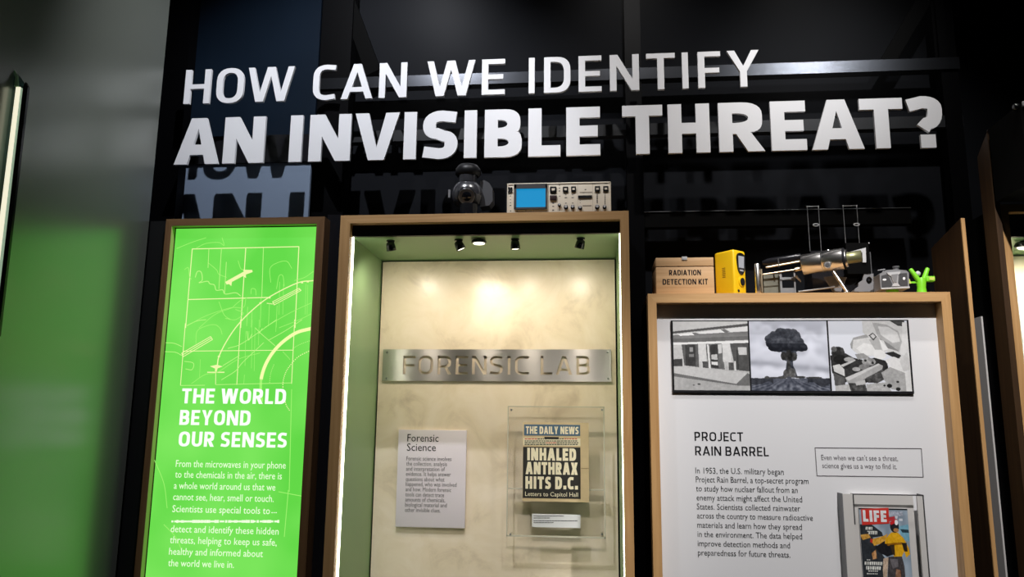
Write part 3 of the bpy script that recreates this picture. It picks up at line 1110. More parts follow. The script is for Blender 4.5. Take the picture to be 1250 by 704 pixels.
def make_display_case(xo0, xo1, zo1, xi0, xi1, zi1, zc, label, back_mat, YB):
    dc = thing('display_case', label, 'display case', ((xo0 + xo1) / 2, YF + .23, 0))
    build(frame_mb(xo0, xo1, .25, zo1, xi0, xi1, .31, zi1, YF, YF + .03), 'frame', [oak, oak_r], dc)
    sh = MB()
    sh.box(xo0 + .001, xi0 - .006, YF + .03, YB + .04, .25, zo1 - .001)
    sh.box(xi1 + .006, xo1 - .001, YF + .03, YB + .04, .25, zo1 - .001)
    sh.box(xi0 - .006, xi1 + .006, YF + .03, YB + .04, zo1 - .02, zo1 - .001)
    sh.box(xi0 - .006, xi1 + .006, YB + .025, YB + .04, .25, zo1 - .02)
    build(sh, 'outer_shell', matte_black, dc)
    build(MB().box(xo0 + .03, xo1 - .03, YF + .05, YB, 0, .25), 'plinth', matte_black, dc)
    build(MB().box(xi0 - .005, xi1 + .005, YF + .030, YF + .045, zc, zi1 + .004), 'header_board', black, dc)
    build(MB().box(xi0 - .005, xi1 + .005, YF + .046, YB + .02, zc, zc + .012), 'ceiling_panel', green_wall, dc)
    build(MB().box(xi0 - .006, xi0, YF + .031, YB + .012, .31, zc - .001), 'side_panel', green_wall, dc)
    build(MB().box(xi1, xi1 + .006, YF + .031, YB + .012, .31, zc - .001), 'side_panel', green_wall, dc)
    build(MB().box(xi0 - .005, xi1 + .005, YF + .03, YB + .02, .31, .33), 'bottom_panel', green_wall, dc)
    bp = build(MB().box(xi0 + .006, xi1 - .006, YB, YB + .012, .335, zc - .006), 'back_panel', back_mat, dc)
    build(MB().box(xi0 + .0005, xi0 + .0042, YF + .032, YF + .042, .34, zc - .002), 'light_strip', led, dc)
    build(MB().box(xi1 - .0026, xi1 - .0003, YF + .032, YF + .042, .34, zc - .002), 'light_strip', led, dc)
    return dc


dc = make_display_case(xo0, xo1, zo1, xi0, xi1, zi1, zc, 'tall oak framed display case with a cream stone back and FORENSIC LAB sign', marble, YB)


def lamp(px, py, kind, label, tilt, aim, power, size=70):
    c = W(px, py, YF + .10)
    c = Vector((c.x, YF + .095, zc))
    r = thing('spotlight', label, 'lamp', c, 'little black lamps under the ceiling of the forensic case')
    if kind == 'disc':
        build(MB().lathe([(.010, 0), (.010, .004), (.026, .005), (.028, .011), (.024, .015)], c, (0, 0, -1), 28), 'lamp_body', gloss_black, r)
        build(MB().lathe([(.021, 0), (.020, .002)], c - Vector((0, 0, .0148)), (0, 0, -1), 24), 'lens', lamp_face, r)
        e = c - Vector((0, 0, .02))
    else:
        d = Vector(tilt).normalized()
        build(MB().lathe([(.015, 0), (.015, .006)], c, (0, 0, -1), 20), 'base_plate', gloss_black, r)
        j = c - Vector((0, 0, .014))
        build(MB().cyl(c - Vector((0, 0, .005)), j, .006), 'stem', gloss_black, r)
        build(MB().lathe([(.010, -.008), (.0145, -.004), (.0165, .010), (.0175, .024), (.0155, .0245), (.0145, .020)], j, d, 24), 'lamp_head', gloss_black, r)
        build(MB().lathe([(.0142, .0215), (.0135, .0225)], j, d, 20), 'lens', lamp_face, r)
        e = j + d * .03
    s = spot('spot_beam', e, aim, power, size, .9, (1.0, .90, .74), .012)
    return r


def PB(x, y):
    return W(x, y, YB)


lamp(477, 299, 'head', 'leftmost little black lamp, round head, under the green ceiling of the forensic case', (.15, .25, -1), PB(500, 520), 3.6, 165)
lamp(560, 298, 'head', 'second little black lamp from the left, head tilted right, in the forensic case', (.45, .1, -1), PB(620, 560), 3.6, 165)
lamp(585, 297, 'disc', 'flat round little lamp between two tilted heads in the forensic case', None, PB(604, 372), 3.6, 36)
lamp(629, 297, 'head', 'fourth little lamp from the left, head pointing straight down, in the forensic case', (.05, .05, -1), PB(600, 650), 3.6, 165)
lamp(709, 295, 'head', 'rightmost little black lamp, head tilted left, under the forensic case ceiling', (-.25, .2, -1), PB(690, 520), 3.6, 165)

# metal sign with cut-out letters
YP = YB - .009
a, b = W(467.8, 426.2, YP), W(746.3, 465.8, YP)
sg = thing('metal_sign', 'brushed steel sign plate with cut out letters FORENSIC LAB across the cream back', 'sign', ((a.x + b.x) / 2, YP, b.z))
r0 = [(a.x, b.z), (a.x, a.z), (b.x, a.z), (b.x, b.z)]
loops, isl = [r0], []
CUT = [('F', 491.7, 506.8), ('O', 510.2, 528.4), ('R', 533.8, 550.8), ('E', 556, 571), ('N', 576, 594), ('S', 597.8, 613.6), ('I', 619.5, 622.9),
       ('C', 628.4, 645.6), ('L', 659.8, 674), ('A', 678.3, 698.4), ('B', 703.6, 720.2)]
zt, zb2 = W(600, 434.2, YP).z, W(600, 457.0, YP).z
Hc = zt - zb2
for ch, xl, xr in CUT:
    x0, x1 = W(xl, 456, YP).x, W(xr, 456, YP).x
    w = (x1 - x0) / Hc
    t = w if ch == 'I' else .15
    for lp in glyph(ch, w, t, .13):
        loops.append([(x0 + p * Hc, zb2 + q * Hc) for p, q in lp[0]])
        for h in lp[1:]:
            isl.append([(x0 + p * Hc, zb2 + q * Hc) for p, q in h])
pl = MB()
to3 = lambda p, q, d: (p, d, q)
pl.prism(loops, to3, YP, YP + .0035, 0, 1)
for h in isl:
    pl.prism([h], to3, YP, YP + .0035, 0, 1)
cut_edge = pm('cut_edge', (0.035, 0.033, 0.03, 1), .6, metal=.2)
build(pl, 'plate', [brushed, cut_edge], sg)
for x, y in ((472.5, 430), (472, 461.5), (741.8, 429.5), (742.5, 462)):
    c = W(x, y, YP)
    build(MB().lathe([(.0042, 0), (.0042, .0015), (.002, .0025)], c, (0, -1, 0), 14), 'screw', dull_metal, sg)
    build(MB().cyl(c + Vector((0, .003, 0)), Vector((c.x, YB - .0005, c.z)), .004, n=10), 'spacer', dull_metal, sg)

# forensic science text board
YQ = YB - .012
a, b = W(486.6, 524.2, YQ), W(567.2, 644.7, YQ)
tb = thing('text_board', 'pale lilac text board headed Forensic Science on the cream back', 'sign', ((a.x + b.x) / 2, YQ, b.z))
build(MB().rbox(a.x, b.x, YQ, YB - .0005, b.z, a.z, .0012), 'board', lilac, tb)
mb = MB()
fline(mb, 'Forensic', (497.2, 538.8), (535.3, 538.8), YQ - .0006, 9.0)
fline(mb, 'Science', (496.6, 550.2), (532, 550.2), YQ - .0006, 9.0)
build(mb, 'heading_lettering', ink, tb)
mb = MB()
for i, (s, xr) in enumerate((('Forensic science involves', 551), ('the collection, analysis', 545.5), ('and interpretation of', 543), ('evidence. It helps answer', 550.3),
                             ('questions about what', 542.5), ('happened, who was involved', 557.2), ('and how. Modern forensic', 550.6), ('tools can detect trace', 542),
                             ('amounts of chemicals,', 543.3), ('biological material and', 545.3), ('other invisible clues.', 537.6))):
    fline(mb, s, (496 - i * .17, 562.1 + 6.28 * i), (xr, 562.1 + 6.28 * i), YQ - .0006, 5.0)
build(mb, 'body_lettering', ink_grey, tb)

# acrylic holder with the newspaper and its caption
YC = YB - .055
a, b = W(619.8, 495.3, YC), W(739.5, 657.3, YC)
ah = thing('acrylic_holder', 'clear acrylic display box fixed to the cream back around the newspaper', 'holder', ((a.x + b.x) / 2, YC, b.z))
build(MB().box(a.x, b.x, YC, YC + .005, b.z, a.z), 'front_sheet', acrylic, ah)
build(MB().box(a.x, b.x, YB - .006, YB - .0005, b.z, a.z), 'back_sheet', acrylic, ah)
ed = MB()
e = .0035
ed.box(a.x, b.x, YC - .0006, YC + .0056, a.z - e, a.z)
ed.box(a.x, b.x, YC - .0006, YC + .0056, b.z, b.z + e * 1.6)
ed.box(a.x, a.x + e, YC - .0006, YC + .0056, b.z, a.z)
ed.box(b.x - e * 1.3, b.x, YC - .0006, YC + .0056, b.z, a.z)
build(ed, 'polished_edge', acrylic_edge, ah)
zl = W(680, 597, YC).z
build(MB().box(a.x + .004, b.x - .004, YC + .008, YC + .028, zl - .003, zl + .001), 'ledge', acrylic_edge, ah)
for x, y in ((624, 500), (735, 500), (623, 652), (735, 652)):
    c = W(x, y, YC)
    build(MB().cyl(c + Vector((0, .005, 0)), Vector((c.x, YB - .006, c.z)), .0035, n=10), 'spacer', acrylic, ah)
    build(MB().lathe([(.004, 0), (.003, .0015)], c, (0, -1, 0), 12), 'screw', dull_metal, ah)

YN = YC - .010
a, b = W(638.4, 515.2, YN), W(719.3, 613.0, YN)
npz = thing('newspaper', 'yellowed newspaper front page with black headline INHALED ANTHRAX HITS D.C.', 'newspaper', ((a.x + b.x) / 2, YN, b.z))
build(MB().box(a.x, b.x, YN, YC - .0007, b.z, a.z), 'page', newsprint, npz)
mb = MB()
mb.pbox(639.8, 517.8, 708.2, 532.0, YN - .0005, YN, 0)
gline(mb, 'THE DAILY NEWS', (641.8, 529.6), (706.3, 529.6), YN - .0008, 9.2, .24, gap=.12, mi=1)
build(mb, 'masthead', [news_blue, news_cream], npz, label='blue masthead strip with cream lettering')
mb = MB()
mb.pbox(638.6, 545.0, 708.8, 608.8, YN - .0005, YN, 0)
gline(mb, 'INHALED', (643.6, 562), (703.2, 562), YN - .0008, 15.2, .27, gap=.12, mi=1)
gline(mb, 'ANTHRAX', (641.6, 579), (705.2, 579), YN - .0008, 15.0, .27, gap=.10, mi=1)
gline(mb, 'HITS D.C.', (641.3, 596.8), (705.5, 596.8), YN - .0008, 15.2, .27, gap=.13, mi=1)
fline(mb, 'Letters to Capitol Hall', (641, 605.6), (705.6, 605.6), YN - .0008, 5.2, mi=1)
build(mb, 'headline_block', [news_black, news_cream], npz, label='black block with cream headline words')
mb = MB()
mb.pbox(639, 534.3, 708.5, 544, YN - .0003, YN, 2)
for i, y in enumerate((535.5, 538.0, 540.2, 542.3)):
    x = 640.5
    while x < 705:
        wd = random.uniform(1.0, 4.0)
        col = 1 if (i == 0 and (x < 654 or x > 688)) or (i == 2 and 664 < x < 676) else 0
        strip(mb, [(x, y), (min(x + wd, 707), y)], 1.1, YN - .0006, col)
        x += wd + .9
mb.pbox(664.5, 533, 682, 536, YN - .0007, YN, 0)
mb.pbox(709.2, 571, 719, 572, YN - .0004, YN, 3)
build(mb, 'small_print', [news_black, pm('news_red', (.45, .05, .03, 1), .7), news_cream, pm('fold', (.33, .24, .12, 1), .8)], npz)

YK = YC - .006
a, b = W(649.5, 627, YK), W(708.5, 644.3, YK)
cc = thing('caption_card', 'small white caption card on the acrylic below the newspaper', 'card', ((a.x + b.x) / 2, YK, b.z))
build(MB().box(a.x, b.x, YK, YC - .0007, b.z, a.z), 'card', white_panel, cc)
mb = MB()
for y, x1 in ((629.6, 688), (632.0, 670), (635.4, 704), (637.6, 675)):
    x = 651.5
    while x < x1:
        wd = random.uniform(1, 3.5)
        strip(mb, [(x, y), (x + wd, y)], .8, YK - .0005, 0)
        x += wd + .6
build(mb, 'small_print', ink_grey, cc)

# ---------------------------------------------------------------- third case: project rain barrel
xo0, xo1 = W(790.7, 358.4, YF).x, W(1159.7, 355.9, YF).x
zo1 = (W(790.7, 358.4, YF).z + W(1159.7, 355.9, YF).z) / 2
xi0, xi1 = W(801.4, 372, YF).x, W(1149.3, 369, YF).x
zi1 = (W(801, 370, YF).z + W(1149, 367, YF).z) / 2
YR = YF + .050
pc = thing('wall_case', 'oak framed white panel case headed PROJECT RAIN BARREL with instruments standing on top', 'display case', ((xo0 + xo1) / 2, YF + .18, 0))
build(frame_mb(xo0, xo1, .25, zo1, xi0, xi1, .31, zi1, YF, YF + .055), 'frame', [oak, oak_r], pc)
build(MB().box(xo0 + .002, xo1 - .002, YF + .072, 2.95, .25, zo1 - .018), 'cabinet_body', matte_black, pc)
build(MB().box(xo0, xo1, YF + .055, 2.95, zo1 - .018, zo1), 'top_board', oak_r, pc)
build(MB().box(xo0 + .03, xo1 - .03, YF + .05, 2.9, 0, .25), 'plinth', matte_black, pc)
build(MB().box(xi0 - .003, xi1 + .004, YR, YF + .0715, .31, zi1 + .004), 'back_panel', white_panel, pc)
YT = YR - .0006
mb = MB()
gline(mb, 'PROJECT', (848, 538.2), (907.4, 538.2), YT, 11.0, .155, gap=.15)
gline(mb, 'RAIN BARREL', (848.7, 555.9), (938.6, 556.3), YT, 11.2, .155, gap=.15)
build(mb, 'heading_lettering', ink, pc)
mb = MB()
for s, xl, xr, y in (('In 1953, the U.S. military began', 849, 956.7, 577.9), ('Project Rain Barrel, a top-secret program', 849.5, 987, 588.9),
                     ('to study how nuclaer fallout from an', 849.8, 973.8, 600.0), ('enemy attack might affect the United', 850.4, 979.3, 611.2),
                     ('States. Scientists collected rainwater', 850.7, 977, 622.2), ('across the country to measure radioactive', 851, 992.3, 633.4),
                     ('materials and learn how they spread', 851.3, 979, 644.7), ('in the environment. The data helped', 851.6, 979.3, 656.0),
                     ('improve detection methods and', 851.8, 964.5, 667.2), ('preparedness for future threats.', 852.1, 964.8, 678.5)):
    fline(mb, s, (xl, y), (xr, y + .9), YT, 7.1)
build(mb, 'body_lettering', ink, pc)
mb = MB()
q = [(994.9, 546.4), (1124.6, 547.4), (1127.0, 582.2), (997.3, 580.6)]
for i in range(4):
    strip(mb, [q[i], q[(i + 1) % 4]], .9, YT, 0)
fline(mb, "Even when we can't see a threat,", (1002.7, 561.4), (1096.3, 562.3), YT, 6.4)
fline(mb, 'science gives us a way to find it.', (1003.8, 571.2), (1095, 572.3), YT, 6.4)
build(mb, 'quote_box', ink_grey, pc)

# strip of three black and white photographs
YM = YR - .008
a, b = W(819, 391, YM), W(1116, 480.5, YM)
ph = thing('photo_strip', 'black bordered strip of three black and white photographs on the white panel', 'photographs', ((a.x + b.x) / 2, YM, b.z))
build(MB().box(a.x, b.x, YM, YR - .0005, b.z, a.z), 'mount_board', ink, ph)
k = (b.x - a.x) / 297.0
PX = [(a.x + 2.2 * k, a.x + 97.3 * k), (a.x + 99.2 * k, a.x + 196.0 * k), (a.x + 198.0 * k, b.x - 2.3 * k)]
zt, zb = a.z - 1.3 * k, b.z + 3.0 * k

# 1: covered entrance with doors and a ramp
P = Pic(200, 220, (196, 198, 212))


def c1(*pts):
    return [((x - 45) / 665.0, (y - 48) / 608.0) for x, y in pts]


P.a += (P.n1 * 16)[:, :, None]
P.poly(c1((40, 30), (720, 30), (720, 250), (40, 250)), 214, 8)
P.poly(c1((40, 140), (720, 68), (720, 92), (40, 160)), 92, 10)
P.poly(c1((40, 172), (720, 140), (720, 215), (40, 240)), 128, 10)
P.poly(c1((40, 205), (720, 180), (720, 215), (40, 240)), 108, 10)
P.poly(c1((90, 165), (215, 150), (235, 172), (110, 178)), 246)
P.poly(c1((250, 150), (470, 122), (505, 150), (290, 162)), 246)
P.poly(c1((520, 118), (720, 92), (720, 135), (560, 145)), 240)
P.poly(c1((215, 150), (250, 150), (290, 165), (235, 172)), 120)
P.poly(c1((470, 122), (505, 118), (550, 145), (505, 150)), 125)
P.poly(c1((40, 238), (720, 225), (720, 245), (40, 258)), 232)
P.poly(c1((40, 258), (720, 245), (720, 490), (40, 450)), 196, 14)
P.poly(c1((120, 255), (265, 250), (270, 455), (140, 440)), 96, 18)
P.poly(c1((150, 262), (240, 258), (240, 445), (150, 440)), 62, 14)
P.poly(c1((190, 280), (220, 280), (220, 320), (190, 320)), 150, 20)
P.poly(c1((185, 340), (225, 338), (225, 365), (185, 365)), 130, 20)
P.poly(c1((330, 250), (475, 245), (495, 475), (350, 460)), 110, 24)
P.poly(c1((372, 260), (438, 255), (440, 465), (375, 455)), 60, 16)
P.poly(c1((380, 345), (430, 340), (435, 390), (380, 385)), 205, 20)
P.poly(c1((382, 405), (435, 408), (435, 438), (382, 430)), 225)
P.poly(c1((345, 255), (360, 255), (372, 465), (355, 462)), 225)
P.poly(c1((440, 255), (475, 250), (475, 330), (445, 335)), 210)
P.poly(c1((545, 245), (720, 240), (722, 492), (590, 478)), 84, 16)
P.poly(c1((615, 280), (692, 278), (692, 345), (622, 345)), 205, 16)
P.poly(c1((600, 300), (612, 300), (620, 470), (604, 470)), 60)
P.poly(c1((40, 385), (125, 380), (125, 445), (40, 445)), 66, 20)
P.poly(c1((270, 250), (335, 246), (335, 405), (275, 405)), 214, 14)
P.poly(c1((478, 248), (548, 244), (555, 410), (482, 410)), 216, 14)
P.poly(c1((300, 405), (345, 405), (350, 462), (300, 458)), 78, 30)
P.poly(c1((500, 412), (575, 412), (575, 480), (505, 478)), 84, 30)
P.poly(c1((285, 400), (300, 400), (302, 475), (288, 475)), 205)
P.poly(c1((500, 400), (528, 400), (530, 492), (502, 490)), 200, 30)
P.poly(c1((580, 400), (592, 400), (594, 485), (582, 482)), 220)
P.poly(c1((40, 448), (720, 490), (720, 660), (40, 660)), 186, 12)
P.poly(c1((40, 452), (300, 462), (690, 505), (590, 598), (40, 505)), 198, 10)
P.poly(c1((40, 505), (590, 598), (690, 505), (720, 520), (720, 612), (600, 612), (40, 535)), 112, 12)
P.poly(c1((40, 535), (600, 612), (720, 612), (720, 660), (40, 660)), 176, 16)
P.ell(.33, .91, .02, .012, 60)
P.ell(.26, .925, .016, .008, 80)
P.mesh('photograph', photo_print, PX[0][0], PX[0][1], zb, zt, YM - .0006, ph, 'left photograph of a covered entrance with a ramp')

# 2: tall cloud over a plain
P = Pic(210, 220, (205, 208, 220))


def c2(x, y):
    return ((x - 48) / 690.0, (y - 48) / 606.0)


P.a += ((1 - P.V) * -14 + 10 + P.n1 * 26 + np.sin(P.V * 19 + P.n1 * 5 - P.U * 2.2) * 9)[:, :, None]
P.a -= (np.exp(-((P.V - .60 - .10 * P.U) / .045) ** 2) * 34)[:, :, None]
bl = [(345, 185, 95, 72), (270, 210, 75, 62), (430, 195, 78, 70), (470, 240, 60, 58), (230, 240, 40, 45), (212, 205, 28, 30), (390, 160, 70, 45),
      (345, 260, 130, 62), (400, 275, 110, 48), (270, 275, 62, 42), (500, 275, 58, 40), (535, 285, 24, 26), (330, 150, 55, 40), (440, 150, 40, 32), (262, 165, 30, 28)]
mk = np.zeros((P.h, P.w), bool)
sh = np.full((P.h, P.w), 40.0)
wob = 1 + P.n2 * .22
for x, y, rx, ry in bl:
    u, v = c2(x, y)
    d = ((P.U - u) / (rx / 690)) ** 2 + ((P.V - v) / (ry / 606)) ** 2
    inn = d < wob
    mk |= inn
    lv = 96 - 74 * (P.V - (v - ry / 606)) / (2 * ry / 606) - 18 * d
    sh = np.where(inn, np.maximum(sh * .55 + 20, lv), sh)
sh = np.where(P.V > c2(0, 245)[1], sh * .62, sh)
P.a[mk] = (np.clip(sh + P.n2 * 34 + P.n3 * 20, 20, 130)[:, :, None] + np.array([-3, 0, 8]))[mk]
st = [c2(*p) for p in ((330, 310), (455, 310), (465, 350), (455, 385), (425, 400), (425, 440), (440, 470), (460, 540), (300, 548), (350, 500), (362, 440), (370, 400), (335, 385), (322, 350))]
P.fill(P.inside(st), (62, 66, 76), 46)
for x, y, rx, ry, c in ((345, 355, 26, 38, 44), (435, 360, 28, 36, 66), (392, 350, 30, 50, 40), (385, 450, 16, 70, 58), (410, 500, 34, 40, 92), (360, 505, 26, 34, 76)):
    u, v = c2(x, y)
    P.ell(u, v, rx / 690, ry / 606, c, 40)
g = P.V > c2(0, 545)[1] + P.n2 * .012
P.fill(g, (88, 92, 104), 30)
ang = (P.U - .49) / np.maximum(P.V - .80, .02)
ray_ = (np.sin(ang * 9 + P.n1 * 4) * 20 + P.n2 * 26) * np.clip((P.V - .82) * 9, 0, 1)
P.a[g] += ray_[g][:, None]
dk = g & (np.abs(P.U - .5) > .22) & (P.V < .90 + P.n1 * .1)
P.a[dk] *= .62
for x, y, rx, ry in ((190, 540, 22, 12), (250, 542, 45, 7), (320, 540, 40, 12), (480, 536, 50, 10), (600, 540, 70, 8)):
    u, v = c2(x, y)
    P.ell(u, v, rx / 690, ry / 606, 66, 30)
P.mesh('photograph', photo_print, PX[1][0], PX[1][1], zb, zt, YM - .0006, ph, 'middle photograph of a tall dark cloud over a plain')

# 3: pale rocks, cloth and timber
P = Pic(210, 220, (216, 219, 228))


def c3(*pts):
    return [((x - 28) / 715.0, (y - 45) / 615.0) for x, y in pts]


def e3(x, y, rx, ry, c, nz=14):
    P.ell((x - 28) / 715, (y - 45) / 615, rx / 715, ry / 615, c, nz)


P.poly(c3((340, 40), (720, 40), (760, 500), (560, 330), (340, 150)), 204, 12)
P.poly(c3((430, 60), (560, 80), (660, 140), (685, 230), (650, 320), (570, 290), (470, 180)), 168, 14)
P.poly(c3((480, 95), (570, 100), (650, 150), (670, 230), (600, 240), (500, 170)), 208, 10)
P.poly(c3((450, 185), (540, 230), (650, 310), (560, 290), (470, 220)), 128, 10)
P.poly(c3((580, 40), (720, 40), (720, 95), (660, 92)), 70, 16)
P.poly(c3((700, 60), (740, 60), (760, 470), (690, 350), (660, 330), (685, 230)), 214, 10)
P.poly(c3((220, 250), (250, 195), (370, 165), (400, 200), (300, 215), (260, 260), (270, 320), (225, 290)), 152, 14)
P.poly(c3((235, 300), (250, 215), (400, 190), (520, 220), (560, 300), (500, 340), (360, 360), (270, 330)), 206, 12)
P.poly(c3((270, 290), (340, 240), (430, 260), (500, 300), (420, 355), (330, 340)), 224, 10)
P.poly(c3((390, 210), (480, 190), (500, 300), (440, 300)), 176, 12)
P.poly(c3((390, 175), (430, 150), (465, 185), (430, 220)), 58, 10)
P.poly(c3((405, 178), (430, 160), (452, 184), (430, 205)), 196)
P.poly(c3((480, 200), (560, 295), (510, 310)), 226)
e3(480, 345, 55, 40, 226, 8)
P.poly(c3((520, 330), (600, 315), (670, 350), (640, 385)), 40, 10)
P.poly(c3((30, 350), (170, 330), (240, 370), (330, 390), (430, 370), (540, 400), (545, 460), (420, 560), (330, 590), (200, 560), (130, 600), (40, 500)), 46, 26)
e3(105, 330, 60, 58, 42, 26)
e3(70, 295, 26, 24, 96, 40)
e3(120, 385, 60, 40, 30, 14)
e3(140, 300, 18, 18, 60, 30)
P.poly(c3((255, 340), (330, 330), (390, 370), (280, 385)), 150, 16)
e3(200, 385, 45, 20, 170, 20)
P.poly(c3((120, 435), (250, 385), (260, 395), (140, 450)), 190, 12)
e3(375, 405, 62, 34, 150, 50)
e3(345, 395, 12, 10, 30)
e3(410, 415, 12, 12, 40)
e3(330, 450, 48, 24, 120, 30)
P.poly(c3((520, 390), (600, 360), (760, 420), (690, 500), (560, 450)), 220, 12)
P.poly(c3((650, 400), (720, 320), (760, 470), (680, 490)), 200, 12)
P.poly(c3((50, 440), (110, 425), (150, 470), (150, 530), (60, 490)), 204, 14)
e3(260, 470, 36, 18, 168, 20)
P.poly(c3((155, 545), (460, 420), (500, 440), (490, 470), (220, 610), (180, 600)), 168, 16)
P.poly(c3((155, 545), (460, 420), (470, 430), (185, 570)), 200, 10)
P.poly(c3((340, 545), (500, 470), (500, 560), (440, 590), (350, 585)), 74, 46)
P.poly(c3((480, 500), (560, 450), (690, 500), (690, 665), (560, 640), (500, 560)), 166, 20)
P.poly(c3((690, 495), (745, 470), (770, 665), (690, 665)), 212, 10)
P.poly(c3((340, 600), (530, 580), (560, 665), (340, 665)), 176, 24)
P.poly(c3((50, 500), (150, 545), (150, 610), (60, 620)), 88, 26)
P.poly(c3((60, 615), (180, 600), (240, 665), (60, 665)), 186, 20)
P.poly(c3((180, 590), (330, 590), (345, 665), (200, 665)), 70, 50)
P.poly(c3((240, 580), (330, 560), (335, 600), (250, 610)), 186, 12)
for x, y, r in ((545, 612, 18), (620, 640, 16), (620, 578, 10), (500, 610, 8)):
    e3(x, y, r * 1.3, r, 36)
P.mesh('photograph', photo_print, PX[2][0], PX[2][1], zb, zt, YM - .0006, ph, 'right photograph of pale rocks, cloth and timber')

# magazine in a shallow clear-fronted holder
YD = YR - .045
a, b = W(1027.2, 602.0, YD), W(1137.6, 730, YD)
mh = thing('magazine_holder', 'grey white open box holder around the magazine at the bottom of the white panel', 'holder', ((a.x + b.x) / 2, YD, b.z))
xs = [a.x, W(1041, 604, YD).x, W(1119, 604, YD).x, b.x]
build(MB().box(xs[0], xs[0] + .003, YD, YR - .0005, b.z, a.z), 'side_wall', grey_plastic, mh)
build(MB().box(xs[0] + .003, xs[1], YD, YD + .006, b.z, a.z - .001), 'side_bar', cream_bar, mh)
build(MB().box(xs[2], xs[3] - .004, YD, YD + .006, b.z, a.z - .004), 'side_bar', cream_bar, mh)
build(MB().box(xs[3] - .0035, xs[3], YD, YR - .0005, b.z, a.z), 'side_wall', dark_grey, mh)
build(MB().box(xs[1], xs[3], YD, YD + .004, a.z - .0035, a.z), 'top_bar', dark_grey, mh)
build(MB().box(xs[1] - .001, xs[1] + .0025, YD - .001, YD + .02, W(1041, 640, YD).z, a.z), 'side_clip', dark_grey, mh)
build(MB().box(xs[1], xs[2], YR - .014, YR - .0005, b.z, a.z - .004), 'inner_back', cream_bar, mh)
YE = YR - .020
a, b = W(1048.0, 619.5, YE), W(1114.6, 712, YE)
mg = thing('magazine', 'vintage magazine with a red title square and a figure in yellow inside the holder', 'magazine', ((a.x + b.x) / 2, YE, b.z))
build(MB().box(a.x, b.x, YE, YR - .0145, b.z, a.z), 'pages', light_grey, mg)
P = Pic(280, 200, (150, 165, 180))


def c4(*pts):
    o = []
    for x, y in pts:
        xl = 213 + (y - 155) * .070
        xr_ = 640 + (y - 155) * .105
        o.append(((x - xl) / (xr_ - xl), (y - 155) / 597.0))
    return o


def e4(x, y, rx, ry, c, nz=10):
    u, v = c4((x, y))[0]
    P.ell(u, v, rx / 435, ry / 597, c, nz)


P.a += (P.n1 * 40)[:, :, None]
P.poly(c4((200, 150), (660, 150), (660, 168), (200, 168)), 30)
P.poly(c4((560, 300), (660, 280), (670, 420), (600, 400)), (118, 170, 190), 16)
P.poly(c4((580, 320), (655, 325), (660, 350), (600, 350)), (40, 60, 70), 20)
P.poly(c4((200, 290), (330, 290), (420, 350), (430, 380), (300, 400), (210, 370)), (44, 48, 54), 14)
P.poly(c4((210, 360), (330, 380), (380, 470), (450, 560), (440, 704), (470, 770), (200, 770)), (46, 50, 55), 16)
P.poly(c4((220, 375), (300, 365), (320, 395), (250, 415)), (200, 150, 70), 40)
P.poly(c4((320, 410), (430, 380), (470, 360), (440, 430), (350, 460)), (214, 160, 60), 40)
P.poly(c4((318, 400), (340, 410), (335, 440), (315, 430)), (190, 50, 40))
P.poly(c4((360, 470), (440, 420), (500, 450), (540, 520), (470, 545), (390, 510)), (30, 30, 34), 10)
P.poly(c4((330, 520), (365, 490), (375, 560), (340, 570)), (190, 140, 90), 60)
P.poly(c4((450, 400), (500, 350), (560, 350), (610, 390), (660, 470), (672, 520), (640, 550), (620, 500), (600, 540), (530, 545), (490, 450), (445, 440)), (228, 172, 30), 26)
P.poly(c4((460, 440), (600, 425), (600, 445), (470, 458)), (150, 100, 20), 20)
P.poly(c4((595, 430), (640, 430), (650, 500), (620, 500)), (40, 34, 30), 10)
P.poly(c4((490, 450), (530, 445), (540, 540), (515, 520)), (60, 46, 30), 14)
e4(530, 300, 40, 52, (38, 36, 40), 10)
e4(545, 330, 24, 16, (170, 120, 70), 20)
P.poly(c4((485, 270), (545, 235), (560, 260), (500, 290)), (205, 40, 44), 10)
P.poly(c4((468, 228), (530, 218), (535, 250), (480, 262)), (190, 60, 66), 10)
e4(545, 268, 15, 22, (236, 236, 240))
e4(545, 218, 12, 22, (226, 226, 232))
P.poly(c4((460, 180), (600, 180), (605, 215), (465, 215)), (178, 184, 198), 60)
P.poly(c4((570, 235), (600, 235), (600, 255), (570, 255)), (220, 224, 232))
P.poly(c4((480, 545), (600, 540), (625, 620), (640, 770), (470, 770)), (70, 66, 68), 24)
P.poly(c4((490, 560), (560, 560), (570, 620), (520, 640)), (110, 106, 110), 20)
P.poly(c4((435, 560), (480, 550), (470, 700), (440, 770), (430, 650)), (196, 172, 150), 40)
P.poly(c4((550, 640), (590, 650), (600, 770), (540, 770)), (160, 120, 96), 50)
for x0, x1, y, h in ((275, 325, 320, 24), (300, 380, 355, 26), (265, 415, 600, 26), (278, 400, 638, 26), (300, 380, 662, 8), (285, 385, 684, 10), (285, 315, 574, 8), (290, 370, 345, 8)):
    x = x0
    while x < x1:
        wd = random.uniform(8, 16)
        P.poly(c4((x, y - h / 2), (x + wd, y - h / 2), (x + wd - 2, y + h / 2), (x, y + h / 2)), (226, 226, 220), 40)
        x += wd + 5
P.mesh('cover_picture', cover_print, a.x + .0008, b.x - .0008, b.z + .0005, a.z - .0005, YE - .0006, mg)
mb = MB()
mb.ppoly([(1051.0, 621.0), (1084.6, 619.5), (1085.6, 638.8), (1052.4, 640.6)], YE - .0012, YE - .0008, 0)
gline(mb, 'LIFE', (1053.8, 637.2), (1082.6, 636.2), YE - .0016, 14.0, .27, gap=.13, mi=1)
build(mb, 'title_square', [red, white_letter], mg, label='red square with white title letters')

